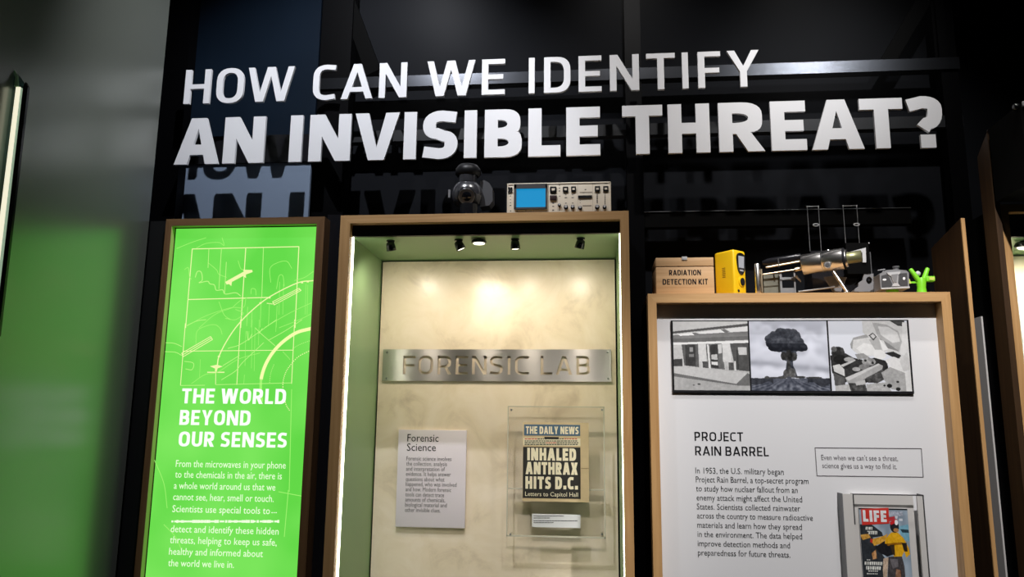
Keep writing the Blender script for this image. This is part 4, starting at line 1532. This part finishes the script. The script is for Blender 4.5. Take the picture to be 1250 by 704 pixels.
# ---------------------------------------------------------------- on top of the forensic case
ZT2 = (W(416, 263.5, YF).z + W(767, 256.5, YF).z) / 2
YO = 2.655


def sc(u, v):
    return (615 + u / 8.93, 215 + v / 8.93)


a, b = W(619.0, 223.0, YO), W(746.2, 258, YO)
b.z = ZT2
zO = W(620, 223.3, YO).z
osc = thing('oscilloscope', 'beige oscilloscope with a blue screen on top of the forensic case', 'oscilloscope', ((a.x + b.x) / 2, YO, ZT2))
zO = (W(619, 223.3, YO).z + W(746, 221.6, YO).z) / 2
build(MB().rbox(a.x, b.x, YO, YO + .30, ZT2 + .002, zO, .003), 'cabinet', beige, osc)
build(MB().box(a.x + .002, a.x + .005, YO - .002, YO, ZT2 + .004, zO - .003).box(b.x - .005, b.x - .002, YO - .002, YO, ZT2 + .004, zO - .003)
      .box(a.x + .002, b.x - .002, YO - .002, YO, zO - .006, zO - .003), 'front_rim', beige, osc)


def srect(mb, u0, v0, u1, v1, d=.003, mi=0, r=0.0):
    p, q = sc(u0, v0), sc(u1, v1)
    mb.pbox(p[0], p[1], q[0], q[1], YO - d, YO + .001, mi, r)
    return mb


mb = MB()
for q in ((112, 85, 135, 352), (455, 85, 472, 350), (112, 85, 472, 128), (112, 340, 472, 354)):
    srect(mb, *q, d=.006)
build(mb, 'screen_bezel', dark_grey, osc)
build(srect(MB(), 134, 128, 456, 342, .002), 'screen', screen_blue, osc)
for i, (u, v, w, h) in enumerate(((538, 142, 70, 62), (672, 140, 58, 56), (760, 138, 52, 56), (1021, 136, 58, 56), (1112, 134, 58, 54))):
    bt = build(srect(MB(), u - w / 2, v - h / 2, u + w / 2, v + h / 2, .005, 0, .0012), 'push_button', ink, osc)
    build(srect(MB(), u - w * .24, v - h * .17, u + w * .26, v + h * .2, .0058), 'button_cap', beige, bt)
build(srect(MB(), 502, 206, 578, 258, .006, 0, .002), 'push_button', pm('dark_brown_button', (.03, .012, .012, 1), .4), osc)
for u, v in ((57, 130), (82, 130), (57, 165), (82, 165)):
    build(srect(MB(), u - 10, v - 11, u + 10, v + 11, .004), 'toggle', ink, osc)
build(srect(MB(), 812, 210, 962, 234, .0035), 'slot', ink, osc)
for u, v, r in ((606, 318, 18), (677, 342, 24), (751, 342, 22), (832, 348, 22), (1018, 340, 25), (1098, 340, 22)):
    c = W(*sc(u, v), YO)
    rr = r / 8.93 * YO / F
    kb = build(MB().lathe([(rr, 0), (rr, .007), (rr * .8, .009)], c, (0, -1, 0), 18), 'knob', ink, osc)
    build(MB().lathe([(rr * .68, .0085), (rr * .62, .0098)], c + Vector((0, 0, rr * .22)), (0, -1, 0), 14), 'knob_cap', light_grey, kb)
mb = MB()
for q in ((484, 80, 487, 385), (804, 85, 807, 382), (966, 85, 970, 375), (826, 172, 962, 178), (860, 316, 956, 326), (815, 252, 960, 255)):
    srect(mb, *q, d=.0006)
build(mb, 'panel_line', beige_d, osc)
mb = MB()
for u, v, w in ([(606, 97, 12), (606, 130, 12), (606, 160, 12), (610, 217, 12), (538, 292, 18), (538, 328, 20), (538, 368, 20), (606, 366, 12), (72, 215, 12), (72, 255, 8), (72, 288, 10),
                 (72, 318, 16), (74, 378, 14), (145, 380, 14), (240, 375, 8), (295, 375, 5), (322, 375, 5), (890, 145, 16), (1122, 73, 28), (832, 290, 6), (832, 262, 6)]
                + [(1018, 190 + 14 * i, 12) for i in range(8)] + [(1104, 195 + 15 * i, 8) for i in range(8)]):
    srect(mb, u - w / 2, v - 4, u + w / 2, v + 4, .0007)
for u in (677, 751):
    for v, w in ((200, 10), (232, 26), (292, 14), (318, 34)):
        srect(mb, u - w / 2, v - 3, u + w / 2, v + 3, .0007)
build(mb, 'panel_marks', dark_grey, osc)
build(srect(MB(), 52, 86, 92, 100, .0008), 'red_mark', red, osc)

# black dome camera
YV = 2.72


def cv(u, v, Y=YV):
    return W(540 + u / 9.775, 190 + v / 9.775, Y)


s_ = YV / F / 9.775     # metres per zoomed pixel
base = cv(285, 660)
cam_t = thing('dome_camera', 'glossy black pan and tilt camera with a round lens on top of the forensic case', 'camera', (base.x, YV, ZT2))
bx = cv(285, 600).x
zt_, zc_ = cv(300, 70).z, cv(300, 430).z
build(MB().lathe([(.055, 0), (.058, .006), (.05, .012), (.03, .016)], (bx + .006, YV + .01, ZT2), (0, 0, 1), 32), 'base', gloss_black, cam_t)
bc = cv(290, 180)
nk = pm('camera_satin', (0.035, 0.035, 0.04, 1), 0.24, spec=.9, coat=.6)
build(MB().lathe([(112 * s_, cv(290, 300).z - bc.z), (118 * s_, cv(290, 270).z - bc.z), (120 * s_, cv(290, 170).z - bc.z)], (bc.x, YV + .03, bc.z), (0, 0, 1), 32), 'neck', nk, cam_t)
build(MB().lathe([(138 * s_, cv(290, 215).z - bc.z), (165 * s_, cv(290, 185).z - bc.z), (160 * s_, cv(290, 130).z - bc.z), (120 * s_, cv(290, 85).z - bc.z), (60 * s_, cv(290, 70).z - bc.z)],
      (bc.x + .0, YV + .035, bc.z), (0, 0, 1), 36), 'cap', black, cam_t)
hc = cv(278, 440)
hc.y = YV + .03
build(MB().sphere(hc, 202 * s_, 0, 36, (1.0, .8, .98)), 'head', nk, cam_t)
dv = (CAM - hc).normalized()
dv = (dv + Vector((-.02, 0, -.10))).normalized()
build(MB().lathe([(125 * s_, .020), (122 * s_, .040), (112 * s_, .052), (92 * s_, .053), (86 * s_, .046)], hc, dv, 36), 'lens_barrel', gloss_black, cam_t)
build(MB().lathe([(96 * s_, .044), (80 * s_, .050), (50 * s_, .055), (20 * s_, .057)], hc, dv, 32), 'lens', lens_m, cam_t)
build(MB().lathe([(101 * s_, .0535), (97 * s_, .0545), (93 * s_, .0535)], hc, dv, 36), 'lens_ring', dull_metal, cam_t)
y0 = YV + .045
q = [cv(u, v, y0) for u, v in ((450, 300), (500, 290), (560, 325), (598, 390), (600, 540), (560, 590), (450, 610))]
build(MB().prism([[(p.x, p.z) for p in q]], lambda A, B, d: (A, d, B), y0, y0 + .06), 'side_arm', pm('camera_arm', (.055, .055, .06, 1), .4), cam_t)
q = cv(290, 600)
build(MB().lathe([(.03, 0), (.034, max(.01, q.z - ZT2 - .005))], (bx + .006, YV + .015, ZT2 + .012), (0, 0, 1), 24), 'pedestal', gloss_black, cam_t)
build(MB().box(cv(72, 410).x, cv(95, 410).x, YV - .002, YV + .012, cv(80, 500).z, cv(80, 405).z), 'side_switch', grey_plastic, cam_t)

# ---------------------------------------------------------------- on top of the project case
ZT3 = (W(790.7, 358.4, YF).z + W(1159.7, 355.9, YF).z) / 2
YI = 2.635


def on3(px, Y):
    return W(px, 356, Y).x


# wooden crate
a, b = W(800.3, 314.6, YI), W(872.4, 357, YI)
cr = thing('wooden_crate', 'light wooden crate lettered RADIATION DETECTION KIT at the left end of the case top', 'crate', ((a.x + b.x) / 2, YI, ZT3))
zl = W(836, 325.2, YI).z
build(MB().rbox(a.x, b.x, YI, YI + .16, ZT3, zl - .0012, .0015), 'body', crate_wood, cr)
build(MB().box(a.x + .002, b.x - .002, YI + .002, YI + .158, zl - .0012, zl + .0012), 'seam', ink, cr)
build(MB().rbox(a.x, b.x, YI, YI + .16, zl + .0012, a.z, .0015), 'lid', crate_wood, cr)
c = W(835.5, 315, YI)
build(MB().rbox(c.x - .009, c.x + .009, YI - .003, YI + .01, a.z - .009, a.z + .003, .001), 'latch', light_grey, cr)
mb = MB()
gline(mb, 'RADIATION', (816.8, 335.9), (855.8, 335.7), YI - .0006, 6.5, .19, gap=.14)
gline(mb, 'DETECTION KIT', (809, 347.2), (864.3, 347.0), YI - .0006, 6.7, .19, gap=.14)
build(mb, 'lettering', ink, cr)

# yellow detector, turned so that two sides show
Yc = 2.64
cor = W(897.0, 356, Yc)
cor.z = ZT3
ht = W(897, 303.6, Yc).z - ZT3
M = Matrix(((.766, -.643, 0, cor.x), (.643, .766, 0, cor.y), (0, 0, 1, cor.z), (0, 0, 0, 1)))
wd, dp = .062, .084
yd = thing('gas_detector', 'yellow handheld detector with a grey screen standing beside the wooden crate', 'detector', cor)
build(MB().rbox(0, wd, 0, dp, 0, ht, .008, 0, M, 4), 'housing', yellow, yd)


def yface(pts, d0, d1, mi=0, mb=None):
    mb = mb or MB()
    return mb.prism([pts], lambda p, q, d: M @ Vector((p, d, q)), -d0, d1, mi)


def ell(cx, cz, rx, rz, n=24):
    return [(cx + rx * cos(2 * pi * i / n), cz + rz * sin(2 * pi * i / n)) for i in range(n)]


def dz(py):      # height above the case top for a pixel row at the corner
    return W(897, py, Yc).z - ZT3


bz = [(.013 + x * .044, dz(333.5) + y * (dz(307) - dz(333.5))) for x, y in rrect(0, .0, 1, 1, .46, .30)]
bz2 = [(.013 + .022 + (x - .035) * (.62 + .38 * min(1, (z - dz(333.5)) / (dz(320) - dz(333.5)))), z) for x, z in bz]
build(yface(bz2, .003, .004), 'bezel', gloss_black, yd)
build(yface([(.021, dz(325.5)), (.021, dz(311)), (.050, dz(311)), (.047, dz(325.5))], .0038, .004), 'screen', pm('grey_screen', (.36, .38, .42, 1), .3), yd)
build(yface([(.026, dz(329.5)), (.026, dz(328)), (.044, dz(328)), (.044, dz(329.5))], .0036, .004), 'indicator', light_grey, yd)
build(yface(ell(.036, dz(342.5), .0155, .0165), .003, .004), 'button_collar', yellow, yd)
build(yface(ell(.037, dz(342.5), .0105, .013), .0055, .004), 'button', ink, yd)
build(yface(ell(.019, dz(354.0), .0048, .0048), .0015, .004), 'socket', ink, yd)
mb = MB()
for i in range(6):
    z = dz(336.5) + i * .0062
    mb.add([M @ Vector(p) for p in ((-.0005, .036, z), (-.0005, .05, z), (-.0005, .05, z + .0032), (-.0005, .036, z + .0032))], [(0, 1, 2, 3)])
build(mb, 'vent_marks', yellow_d, yd)
build(MB().box(wd, wd + .022, .006, .03, 0, .016, 0, M), 'clip', yellow, yd)

# short metal tube
Yt = 2.66
c = Vector((on3(925.6, Yt), Yt, ZT3))
h = W(925, 322, Yt).z - ZT3
tb_ = thing('metal_tube', 'short upright silver tube with a tan strip painted as a reflection between yellow detector and chrome probe', 'tube', c)
build(MB().lathe([(.0085, 0), (.0095, .002), (.0095, h - .003), (.008, h)], c, (0, 0, 1), 20), 'tube', chrome, tb_)
build(MB().box(c.x + .0096, c.x + .014, Yt - .008, Yt + .012, .012 + ZT3, ZT3 + h * .82), 'side_plate', tan_metal, tb_)  # tan strip that stands for a yellow reflection on the tube

# chrome probe on its stand
Yp = 2.70


def pp(u, v, Y=Yp):
    return W(920 + u / 8.065, 285 + v / 8.065, Y)


k_ = Yp / F / 8.065
pr = thing('chrome_probe', 'polished chrome cylinder probe with a slim barrel lying on a slanted prop', 'instrument', Vector((pp(690, 560).x, Yp, ZT3)))
L0, L1 = pp(482, 308, Yp + .03), pp(895, 246, Yp - .03)
ax = (L1 - L0).normalized()
R_ = 101 * k_
ln = (L1 - L0).length
build(MB().lathe([(R_ * .96, 0), (R_, .002), (R_, ln * .48)], L0, ax, 40), 'rear_sleeve', chrome, pr)
build(MB().lathe([(R_ * 1.0, 0), (R_ * 1.03, .001), (R_ * 1.03, ln * .5 - .001)], L0 + ax * ln * .485, ax, 40), 'front_sleeve', chrome, pr)
build(MB().lathe([(R_ * 1.04, 0), (R_ * 1.04, .003), (R_ * .9, .006)], L0 + ax * (ln * .985), ax, 40), 'end_ring', ink, pr)
build(MB().lathe([(R_ * .86, .001), (R_ * .84, .010), (R_ * .60, .012)], L0 + ax * (ln * .99), ax, 36), 'end_cap', chrome, pr)
build(MB().lathe([(R_ * .56, 0), (R_ * .56, .045), (R_ * .3, .046)], L0 + ax * (ln + .008), ax, 28), 'window', olive, pr)


def along(t, off):
    return L0 + ax * t + off


upv = Vector((0, 0, 1))
upv = (upv - ax * upv.dot(ax)).normalized()
sd = ax.cross(upv).normalized()
if sd.y > 0:
    sd = -sd


def bar_pts(u0, v0, u1, v1, Y0, Y1):
    return pp(u0, v0, Y0), pp(u1, v1, Y1)


p, q = bar_pts(85, 290, 465, 235, Yp + .06, Yp + .03)
build(MB().lathe([(R_ * .20, 0), (R_ * .38, .02), (R_ * .42, (q - p).length)], p, q - p, 24), 'barrel', gloss_black, pr)
p, q = bar_pts(120, 334, 462, 272, Yp + .03, Yp + .02)
build(MB().cyl(p, q, 9.5 * k_), 'guide_rod', tan_metal, pr)
p, q = bar_pts(80, 404, 430, 350, Yp + .03, Yp + .02)
build(MB().cyl(p, q, 6.5 * k_), 'guide_rod', tan_metal, pr)
p, q = bar_pts(405, 356, 470, 344, Yp + .02, Yp + .02)
build(MB().cyl(p, q, 20 * k_), 'collar', tan_metal, pr)
p, q = bar_pts(240, 250, 250, 330, Yp + .025, Yp + .025)
build(MB().cyl(p, q, 7 * k_), 'barrel_band', dark_grey, pr)
c = pp(735, 178, Yp - .005)
build(MB().lathe([(10 * k_, -.006), (18 * k_, .0), (20 * k_, .004), (14 * k_, .007)], c, upv, 18), 'top_knob', chrome, pr)
c = pp(722, 312, Yp - .005) + sd * R_ * .98
kn = build(MB().lathe([(34 * k_, -.004), (36 * k_, .003), (30 * k_, .006)], pp(722, 312, Yp - R_ - .002), (0, -1, 0), 24), 'side_knob', chrome, pr)
build(MB().lathe([(22 * k_, .0055), (18 * k_, .0075)], pp(722, 312, Yp - R_ - .002), (0, -1, 0), 20), 'knob_recess', dark_grey, kn)
p = pp(785, 378, Yp - .02)
q = pp(932, 556, Yp - .045)
q.z = ZT3 + .005
build(MB().tube([p, p.lerp(q, .5), p.lerp(q, .94), q, q - Vector((.016, 0, -.001))], 17 * k_, 12), 'prop_leg', chrome, pr)
build(MB().pbox(690, 0, 691, 1, Yp, Yp) if False else MB().prism([[(pp(u, v).x, pp(u, v).z) for u, v in ((715, 415), (800, 405), (935, 420), (880, 560), (800, 555))]], lambda A, B, d: (A, d, B), Yp + .02, Yp + .03), 'prop_plate', grey_plastic, pr)
p, q = pp(440, 572, Yp - .02), pp(850, 520, Yp + .0)
p.z = max(p.z, ZT3 + .004)
build(MB().cyl(p, q, 8 * k_), 'base_rod', dull_metal, pr)

# small grey stand under the barrel
Ys = 2.755
stn = thing('metal_stand', 'small grey metal stand with an olive side plate holding up the probe barrel', 'stand', (pp(250, 570, Ys).x, Ys, ZT3))


def s3(u0, v0, u1, v1, Y0, Y1, mb=None):
    a, b = pp(u0, v0, Y0), pp(u1, v1, Y0)
    za, zb = max(a.z, b.z), min(a.z, b.z)
    if v1 >= 572:
        zb = ZT3
    return (mb or MB()).box(min(a.x, b.x), max(a.x, b.x), Y0, Y1, zb, za)


build(s3(95, 400, 262, 575, Ys + .02, Ys + .05), 'side_plate', olive_grey, stn)
mb = MB()
s3(255, 385, 285, 575, Ys, Ys + .012, mb)
s3(392, 372, 418, 575, Ys, Ys + .012, mb)
s3(262, 430, 410, 455, Ys + .002, Ys + .010, mb)
s3(262, 535, 410, 572, Ys + .002, Ys + .010, mb)
build(mb, 'front_frame', dull_metal, stn)
p, q = pp(415, 415, Ys), pp(465, 475, Ys)
build(MB().cyl(p, q, 14 * k_, 6 * k_), 'hook', light_grey, stn)

# black instrument box behind the probe
Yk = 2.775
ib = thing('instrument_box', 'black instrument box with grey edges standing behind the chrome probe', 'instrument', (pp(1010, 570, Yk).x, Yk, ZT3))
mb = MB()
build(s3(560, 170, 1145, 575, Yk + .03, Yk + .13), 'cabinet', gloss_black, ib)
build(s3(905, 92, 1150, 395, Yk - .01, Yk + .0295), 'hood', matte_black, ib)
mb = MB()
pts = [(935, 185), (1100, 140), (1105, 285), (1070, 285), (1065, 185), (940, 215)]
build(MB().prism([[(pp(u, v, Yk - .012).x, pp(u, v, Yk - .012).z) for u, v in pts]], lambda A, B, d: (A, d, B), Yk - .016, Yk - .0105), 'hood_plate', light_grey, ib)
build(s3(1142, 180, 1180, 575, Yk, Yk + .1), 'edge_strip', dark_grey, ib)
hole = [(1135 + 30 * cos(2 * pi * i / 18), 460 + 36 * sin(2 * pi * i / 18)) for i in range(18)]
out = [(1085, 400), (1178, 395), (1178, 572), (960, 572), (1030, 520), (1030, 485), (1070, 460)]
f2 = lambda u, v: (pp(u, v, Yk - .006).x, max(pp(u, v, Yk - .006).z, ZT3 + .0005))
build(MB().prism([[f2(*p) for p in out], [f2(*p) for p in hole]], lambda A, B, d: (A, d, B), Yk - .008, Yk - .0005), 'lower_plate', grey_plastic, ib)
c = pp(1130, 460, Yk - .002)
build(MB().lathe([(16 * k_, 0), (12 * k_, .005)], c, (0, -1, 0), 16), 'dial', ink, ib)
c = pp(1130, 95, Yk - .006)
build(MB().lathe([(8 * k_, 0), (6 * k_, .004)], c, (0, -1, 0), 12), 'rivet', light_grey, ib)

# two wire stands
def wstand(px, label, u0, u1, vtop, vring, uring):
    Y = 2.90
    f = lambda u, v: W(920 + u / 5.208, 240 + v / 5.208, Y)
    p0, p1, p2, p3 = f(u0 + 22, 345), f(u0, vtop), f(u1, vtop - 2), f(u1 + 20, 330)
    p0.z = p3.z = ZT3
    ws = thing('wire_stand', label, 'wire stand', ((p0.x + p3.x) / 2, Y, ZT3), 'wire stands behind the chrome probe')
    build(MB().tube([p0, p0.lerp(p1, .97), p1, p1.lerp(p2, .06), p1.lerp(p2, .94), p2, p2.lerp(p3, .03), p3], .0013, 8), 'wire', dull_metal, ws)
    r = f(uring, vring)
    build(MB().tube([r + Vector((.010 * cos(2 * pi * i / 14), -.002, .0045 * sin(2 * pi * i / 14))) for i in range(15)], .0016, 6), 'ring', light_grey, ws)
    for e in (p1, p2):
        build(MB().sphere(e, .0028, 0, 10), 'corner_bead', light_grey, ws)


wstand(0, 'left of two thin wire loops rising behind the chrome probe', 340, 411, 63, 180, 395)
wstand(0, 'right of two thin wire loops, the one above the black instrument box', 568, 655, 59, 178, 653)

# grey meter on a green foot
Yg = 2.66


def gp(u, v, Y=Yg):
    return W(1065 + u / 14.706, 315 + v / 14.706, Y)


kg = Yg / F / 14.706
gm = thing('meter', 'small grey two-dial meter on a round green foot near the right end', 'meter', (gp(410, 600).x, Yg, ZT3))


def gpoly(pts, d0, d1, mb=None, mi=0):
    q = [gp(*p) for p in pts]
    return (mb or MB()).prism([[(p.x, p.z) for p in q]], lambda A, B, d: (A, d, B), Yg - d0, Yg + d1, mi)


gmat = pm('meter_case', (.27, .27, .28, 1), .35, metal=.3)
build(gpoly([(148, 560), (128, 285), (245, 215), (420, 200), (610, 220), (655, 262), (660, 540)], 0, .06), 'case', gmat, gm)
build(gpoly([(165, 522), (158, 318), (250, 290), (300, 350), (355, 470), (335, 515)], .0015, .001), 'dial_window', dark_grey, gm)
build(gpoly([(462, 500), (486, 275), (618, 268), (632, 490)], .0015, .001), 'dial_window', dark_grey, gm)
build(gpoly([(252, 262), (495, 242), (490, 280), (455, 300), (440, 440), (490, 505), (345, 508), (375, 450), (330, 330), (268, 290)], .004, .001), 'centre_plate', light_grey, gm)
build(gpoly([(330, 300), (445, 285), (425, 440), (380, 440)], .0055, -.003), 'centre_face', gmat, gm)
build(gpoly([(148, 560), (146, 535), (660, 512), (660, 540)], .004, .001), 'lower_rim', light_grey, gm)
for u, v, w, h in ((212, 388, 34, 18), (562, 366, 22, 26)):
    build(gpoly(ell(u, v, w, h, 16), .003, .001), 'dial_mark', white_letter, gm)
c = gp(480, 205)
build(MB().lathe([(45 * kg, -.002), (45 * kg, 60 * kg), (58 * kg, 62 * kg), (58 * kg, 84 * kg)], (c.x, Yg + .025, c.z), (0, 0, 1), 20), 'top_knob', grey_plastic, gm)
build(MB().tube([gp(240, 225) + Vector((0, .03, 0)), gp(285, 165) + Vector((0, .03, 0)), gp(150, 190) + Vector((0, .03, 0))], 12 * kg, 8), 'lever', grey_plastic, gm)
c = gp(415, 560)
build(MB().lathe([(125 * kg, 0), (125 * kg, .004), (95 * kg, c.z - ZT3 + .004)], (c.x, Yg + .03, ZT3), (0, 0, 1), 28), 'foot', green_p, gm)

# bright green forked stand
gs = thing('forked_stand', 'bright green Y shaped holder on a round base beside the grey meter', 'holder', (gp(925, 600).x, Yg, ZT3))
c = gp(925, 600)
build(MB().lathe([(132 * kg, 0), (132 * kg, 30 * kg), (112 * kg, 58 * kg)], (c.x, Yg + .02, ZT3), (0, 0, 1), 32), 'base', green_p, gs)
j = gp(920, 400) + Vector((0, .02, 0))
f0 = gp(925, 550) + Vector((0, .02, 0))
f0.z = ZT3 + 50 * kg
build(MB().lathe([(84 * kg, 0), (72 * kg, (j.z - f0.z) * .5), (80 * kg, (j.z - f0.z) * .92), (60 * kg, (j.z - f0.z) * 1.3)], f0, (j.x - f0.x, 0, j.z - f0.z), 24), 'stem', green_p, gs)
for u, v in ((724, 178), (1036, 165)):
    e = gp(u, v) + Vector((0, .02, 0))
    s0 = j + Vector(((.006 if u > 900 else -.006), 0, 0))
    d = (e - s0)
    L = d.length
    build(MB().lathe([(44 * kg, 0), (42 * kg, L * .5), (36 * kg, L * .97), (26 * kg, L * 1.04)], s0, d, 20), 'arm', green_p, gs)
p = gp(1075, 358)
build(MB().rbox(gp(985, 358).x, gp(1145, 358).x, Yg + .008, Yg + .03, gp(1075, 405).z, gp(1075, 312).z, .0015), 'side_tube', green_p, gs)
build(MB().box(gp(1040, 358).x, gp(1130, 358).x, Yg + .0065, Yg + .0085, gp(1075, 385).z, gp(1075, 330).z), 'side_label', yellow_g, gs)
build(MB().sphere(gp(880, 250) + Vector((0, .03, 0)), 50 * kg, 0, 18), 'ball', light_grey, gs)
build(gpoly([(668, 410), (665, 365), (710, 350), (745, 430), (700, 432)], -.02, .03), 'side_wing', yellow_g, gs)
build(MB().box(gp(735, 410).x, gp(860, 410).x, Yg + .022, Yg + .028, gp(800, 425).z, gp(800, 395).z), 'wing_link', green_p, gs)

# ---------------------------------------------------------------- right hand side
# wooden partition with a slanted top beside the project case
Ya = 2.70
xf = W(1176, 266, Ya).x
zf = W(1176, 266, Ya).z
yb = 2.945
zb_ = W(1137, 303, yb).z
wp = thing('wooden_partition', 'dark wooden partition board with a slanted top right of the project case', 'partition', (xf, Ya, 0))
build(MB().prism([[(Ya + .006, .0), (Ya + .006, zf), (yb, zb_), (yb, 0)]], lambda A, B, d: (d, A, B), xf - .008, xf + .004), 'board', fin_wood, wp)
build(MB().box(xf - .008, xf + .004, Ya, Ya + .0058, 0, zf), 'edge_band', oak, wp)

# fourth case, cut by the frame edge
xo0 = W(1220.5, 250, YF).x
zo1 = W(1220.5, 249.5, YF).z
xo1 = xo0 + .95
xi0 = W(1231.3, 262, YF).x
xi1 = xo1 - (xi0 - xo0)
zi1 = W(1232, 258.5, YF).z
cream = pm('cream_laminate', (.70, .64, .48, 1), .4)
d4 = make_display_case(xo0, xo1, zo1, xi0, xi1, zi1, W(1245, 310.5, 2.90).z, 'oak framed display case at the right edge of the photo', cream, 2.90)
c = W(1248, 287, YF + .10)
r4 = thing('spotlight', 'little black lamp in the display case at the right edge of the photo', 'lamp', (c.x, YF + .095, W(1245, 310.5, 2.90).z))
c = LOC[r4]
build(MB().lathe([(.012, 0), (.012, .006), (.024, .008), (.028, .018), (.022, .024)], c, (-.15, 0, -1), 24), 'lamp_head', gloss_black, r4)
build(MB().lathe([(.019, .0), (.017, .002)], c + Vector((-.0035, 0, -.0235)), (-.15, 0, -1), 20), 'lens', lamp_face, r4)
spot('spot_beam', c + Vector((.03, 0, -.04)), (xi0 + .3, YB, 1.7), 9, 130, .9, (1, .92, .75), .012)
a = W(1243, 366, 2.87)
m = MB().rbox(a.x, a.x + .5, 2.87, 2.899, .6, a.z, .002)
build(m, 'text_board', pm('pale_blue_board', (.58, .62, .68, 1), .5), label='pale blue grey board inside the case at the right edge of the photo', cat='sign')

# tall dark side board of the fourth case
xs = xo0 - .004
XS = xs - .018
pk, tp, ft = WX(1193, 192, XS), WX(1206, 158, XS), WX(1219, 300, XS)
sb = thing('side_board', 'tall dark wooden side board against the rightmost case', 'partition', (xs, 2.62, 0))
build(MB().prism([[(ft.y, 0), (ft.y, tp.z), (tp.y, tp.z), (pk.y, pk.z), (pk.y, 0)]], lambda A, B, d: (d, A, B), XS, xs), 'board', fin_wood, sb)
# pale grey strip further back on the side of the fourth case
p, q = WX(1206, 600, xs - .002), WX(1218, 600, xs - .002)
m = MB().box(xs - .002, xs + .0035, q.y, p.y, 0, WX(1187, 389, xs - .002).z)
build(m, 'grey_board', pm('mid_grey_board', (.50, .48, .47, 1), .5), label='plain grey board in the dark gap behind the wooden partition', cat='board')

# black housing on top of the fourth case
Yh0, Yh1 = 2.47, WX(1206.5, 158, XS - .003).y
xh = XS - .003
zh0 = zo1 + .001
Yh0 = WX(1245, 126, xh).y
zA, zB_ = WX(1245, 126, xh).z, WX(1206.5, 158, xh).z
hz = thing('projector', 'black box shaped housing with a pale front on top of the rightmost case', 'housing', (xh + .2, (Yh0 + Yh1) / 2, zh0))
build(MB().prism([[(Yh0, zh0), (Yh0, zA), (Yh1, zB_), (Yh1, zh0)]], lambda A, B, d: (d, A, B), xh, xh + .42), 'housing', matte_black, hz)
build(MB().rbox(xh + .004, xh + .40, Yh0 - .008, Yh0 - .0002, zA - .012, zA + .004, .002), 'front_lip', light_grey, hz)
build(MB().rbox(xh + .012, xh + .40, Yh0 - .006, Yh0 - .0002, zh0 + .01, zA - .03, .002), 'front_panel', light_grey, hz)
build(MB().lathe([(.010, 0), (.010, .012), (.006, .014)], (xh - .0002, Yh0 + .012, zA - .006), (-1, 0, 0), 18), 'side_knob', gloss_black, hz)

# ---------------------------------------------------------------- glass hood at the left edge
Yx = 1.9
gl = thing('glass_display_case', 'dark glass display case with a chamfered corner and bright light strip at the left edge', 'display case', (W(0, 220, Yx).x, Yx, 1.2))


def lp(pts, Y0, Y1, mb=None, mi=0):
    return (mb or MB()).ppoly(pts, Y0, Y1, mi)


build(lp([(-60, 10), (0, 67), (20, 90), (31, 106), (3, 358), (-3, 410), (-100, 400)], Yx, Yx + .012), 'glass_front', teal_glass, gl)
build(lp([(28, 106), (31, 100), (34, 106), (4, 362), (-2, 410), (-7, 410)], Yx - .004, Yx + .004), 'edge_trim', gloss_black, gl)
build(lp([(19.5, 106), (24.5, 106), (-10, 390), (-16, 390)], Yx - .003, Yx + .014), 'light_strip', led_warm, gl)
build(lp([(-60, 106), (15, 106), (-24, 400), (-100, 400)], Yx + .016, Yx + .05), 'dark_panel', matte_black, gl)
build(lp([(6, 76), (8.5, 74.5), (18.5, 87), (21.5, 93), (22.3, 105), (17.5, 105), (18.5, 94), (16.5, 89)], Yx - .0035, Yx - .0005), 'polished_edge', edge_glint, gl)  # glints along the glass rim, painted as pale green pieces
build(lp([(-20, 50), (0, 66), (4, 71), (2, 76), (-20, 70)], Yx - .0035, Yx - .0005), 'polished_edge', edge_glint, gl)
build(lp([(-60, 96), (0, 97), (11, 104.5), (-60, 104.5)], Yx + .016, Yx + .05), 'inner_shelf', olive_grey, gl)
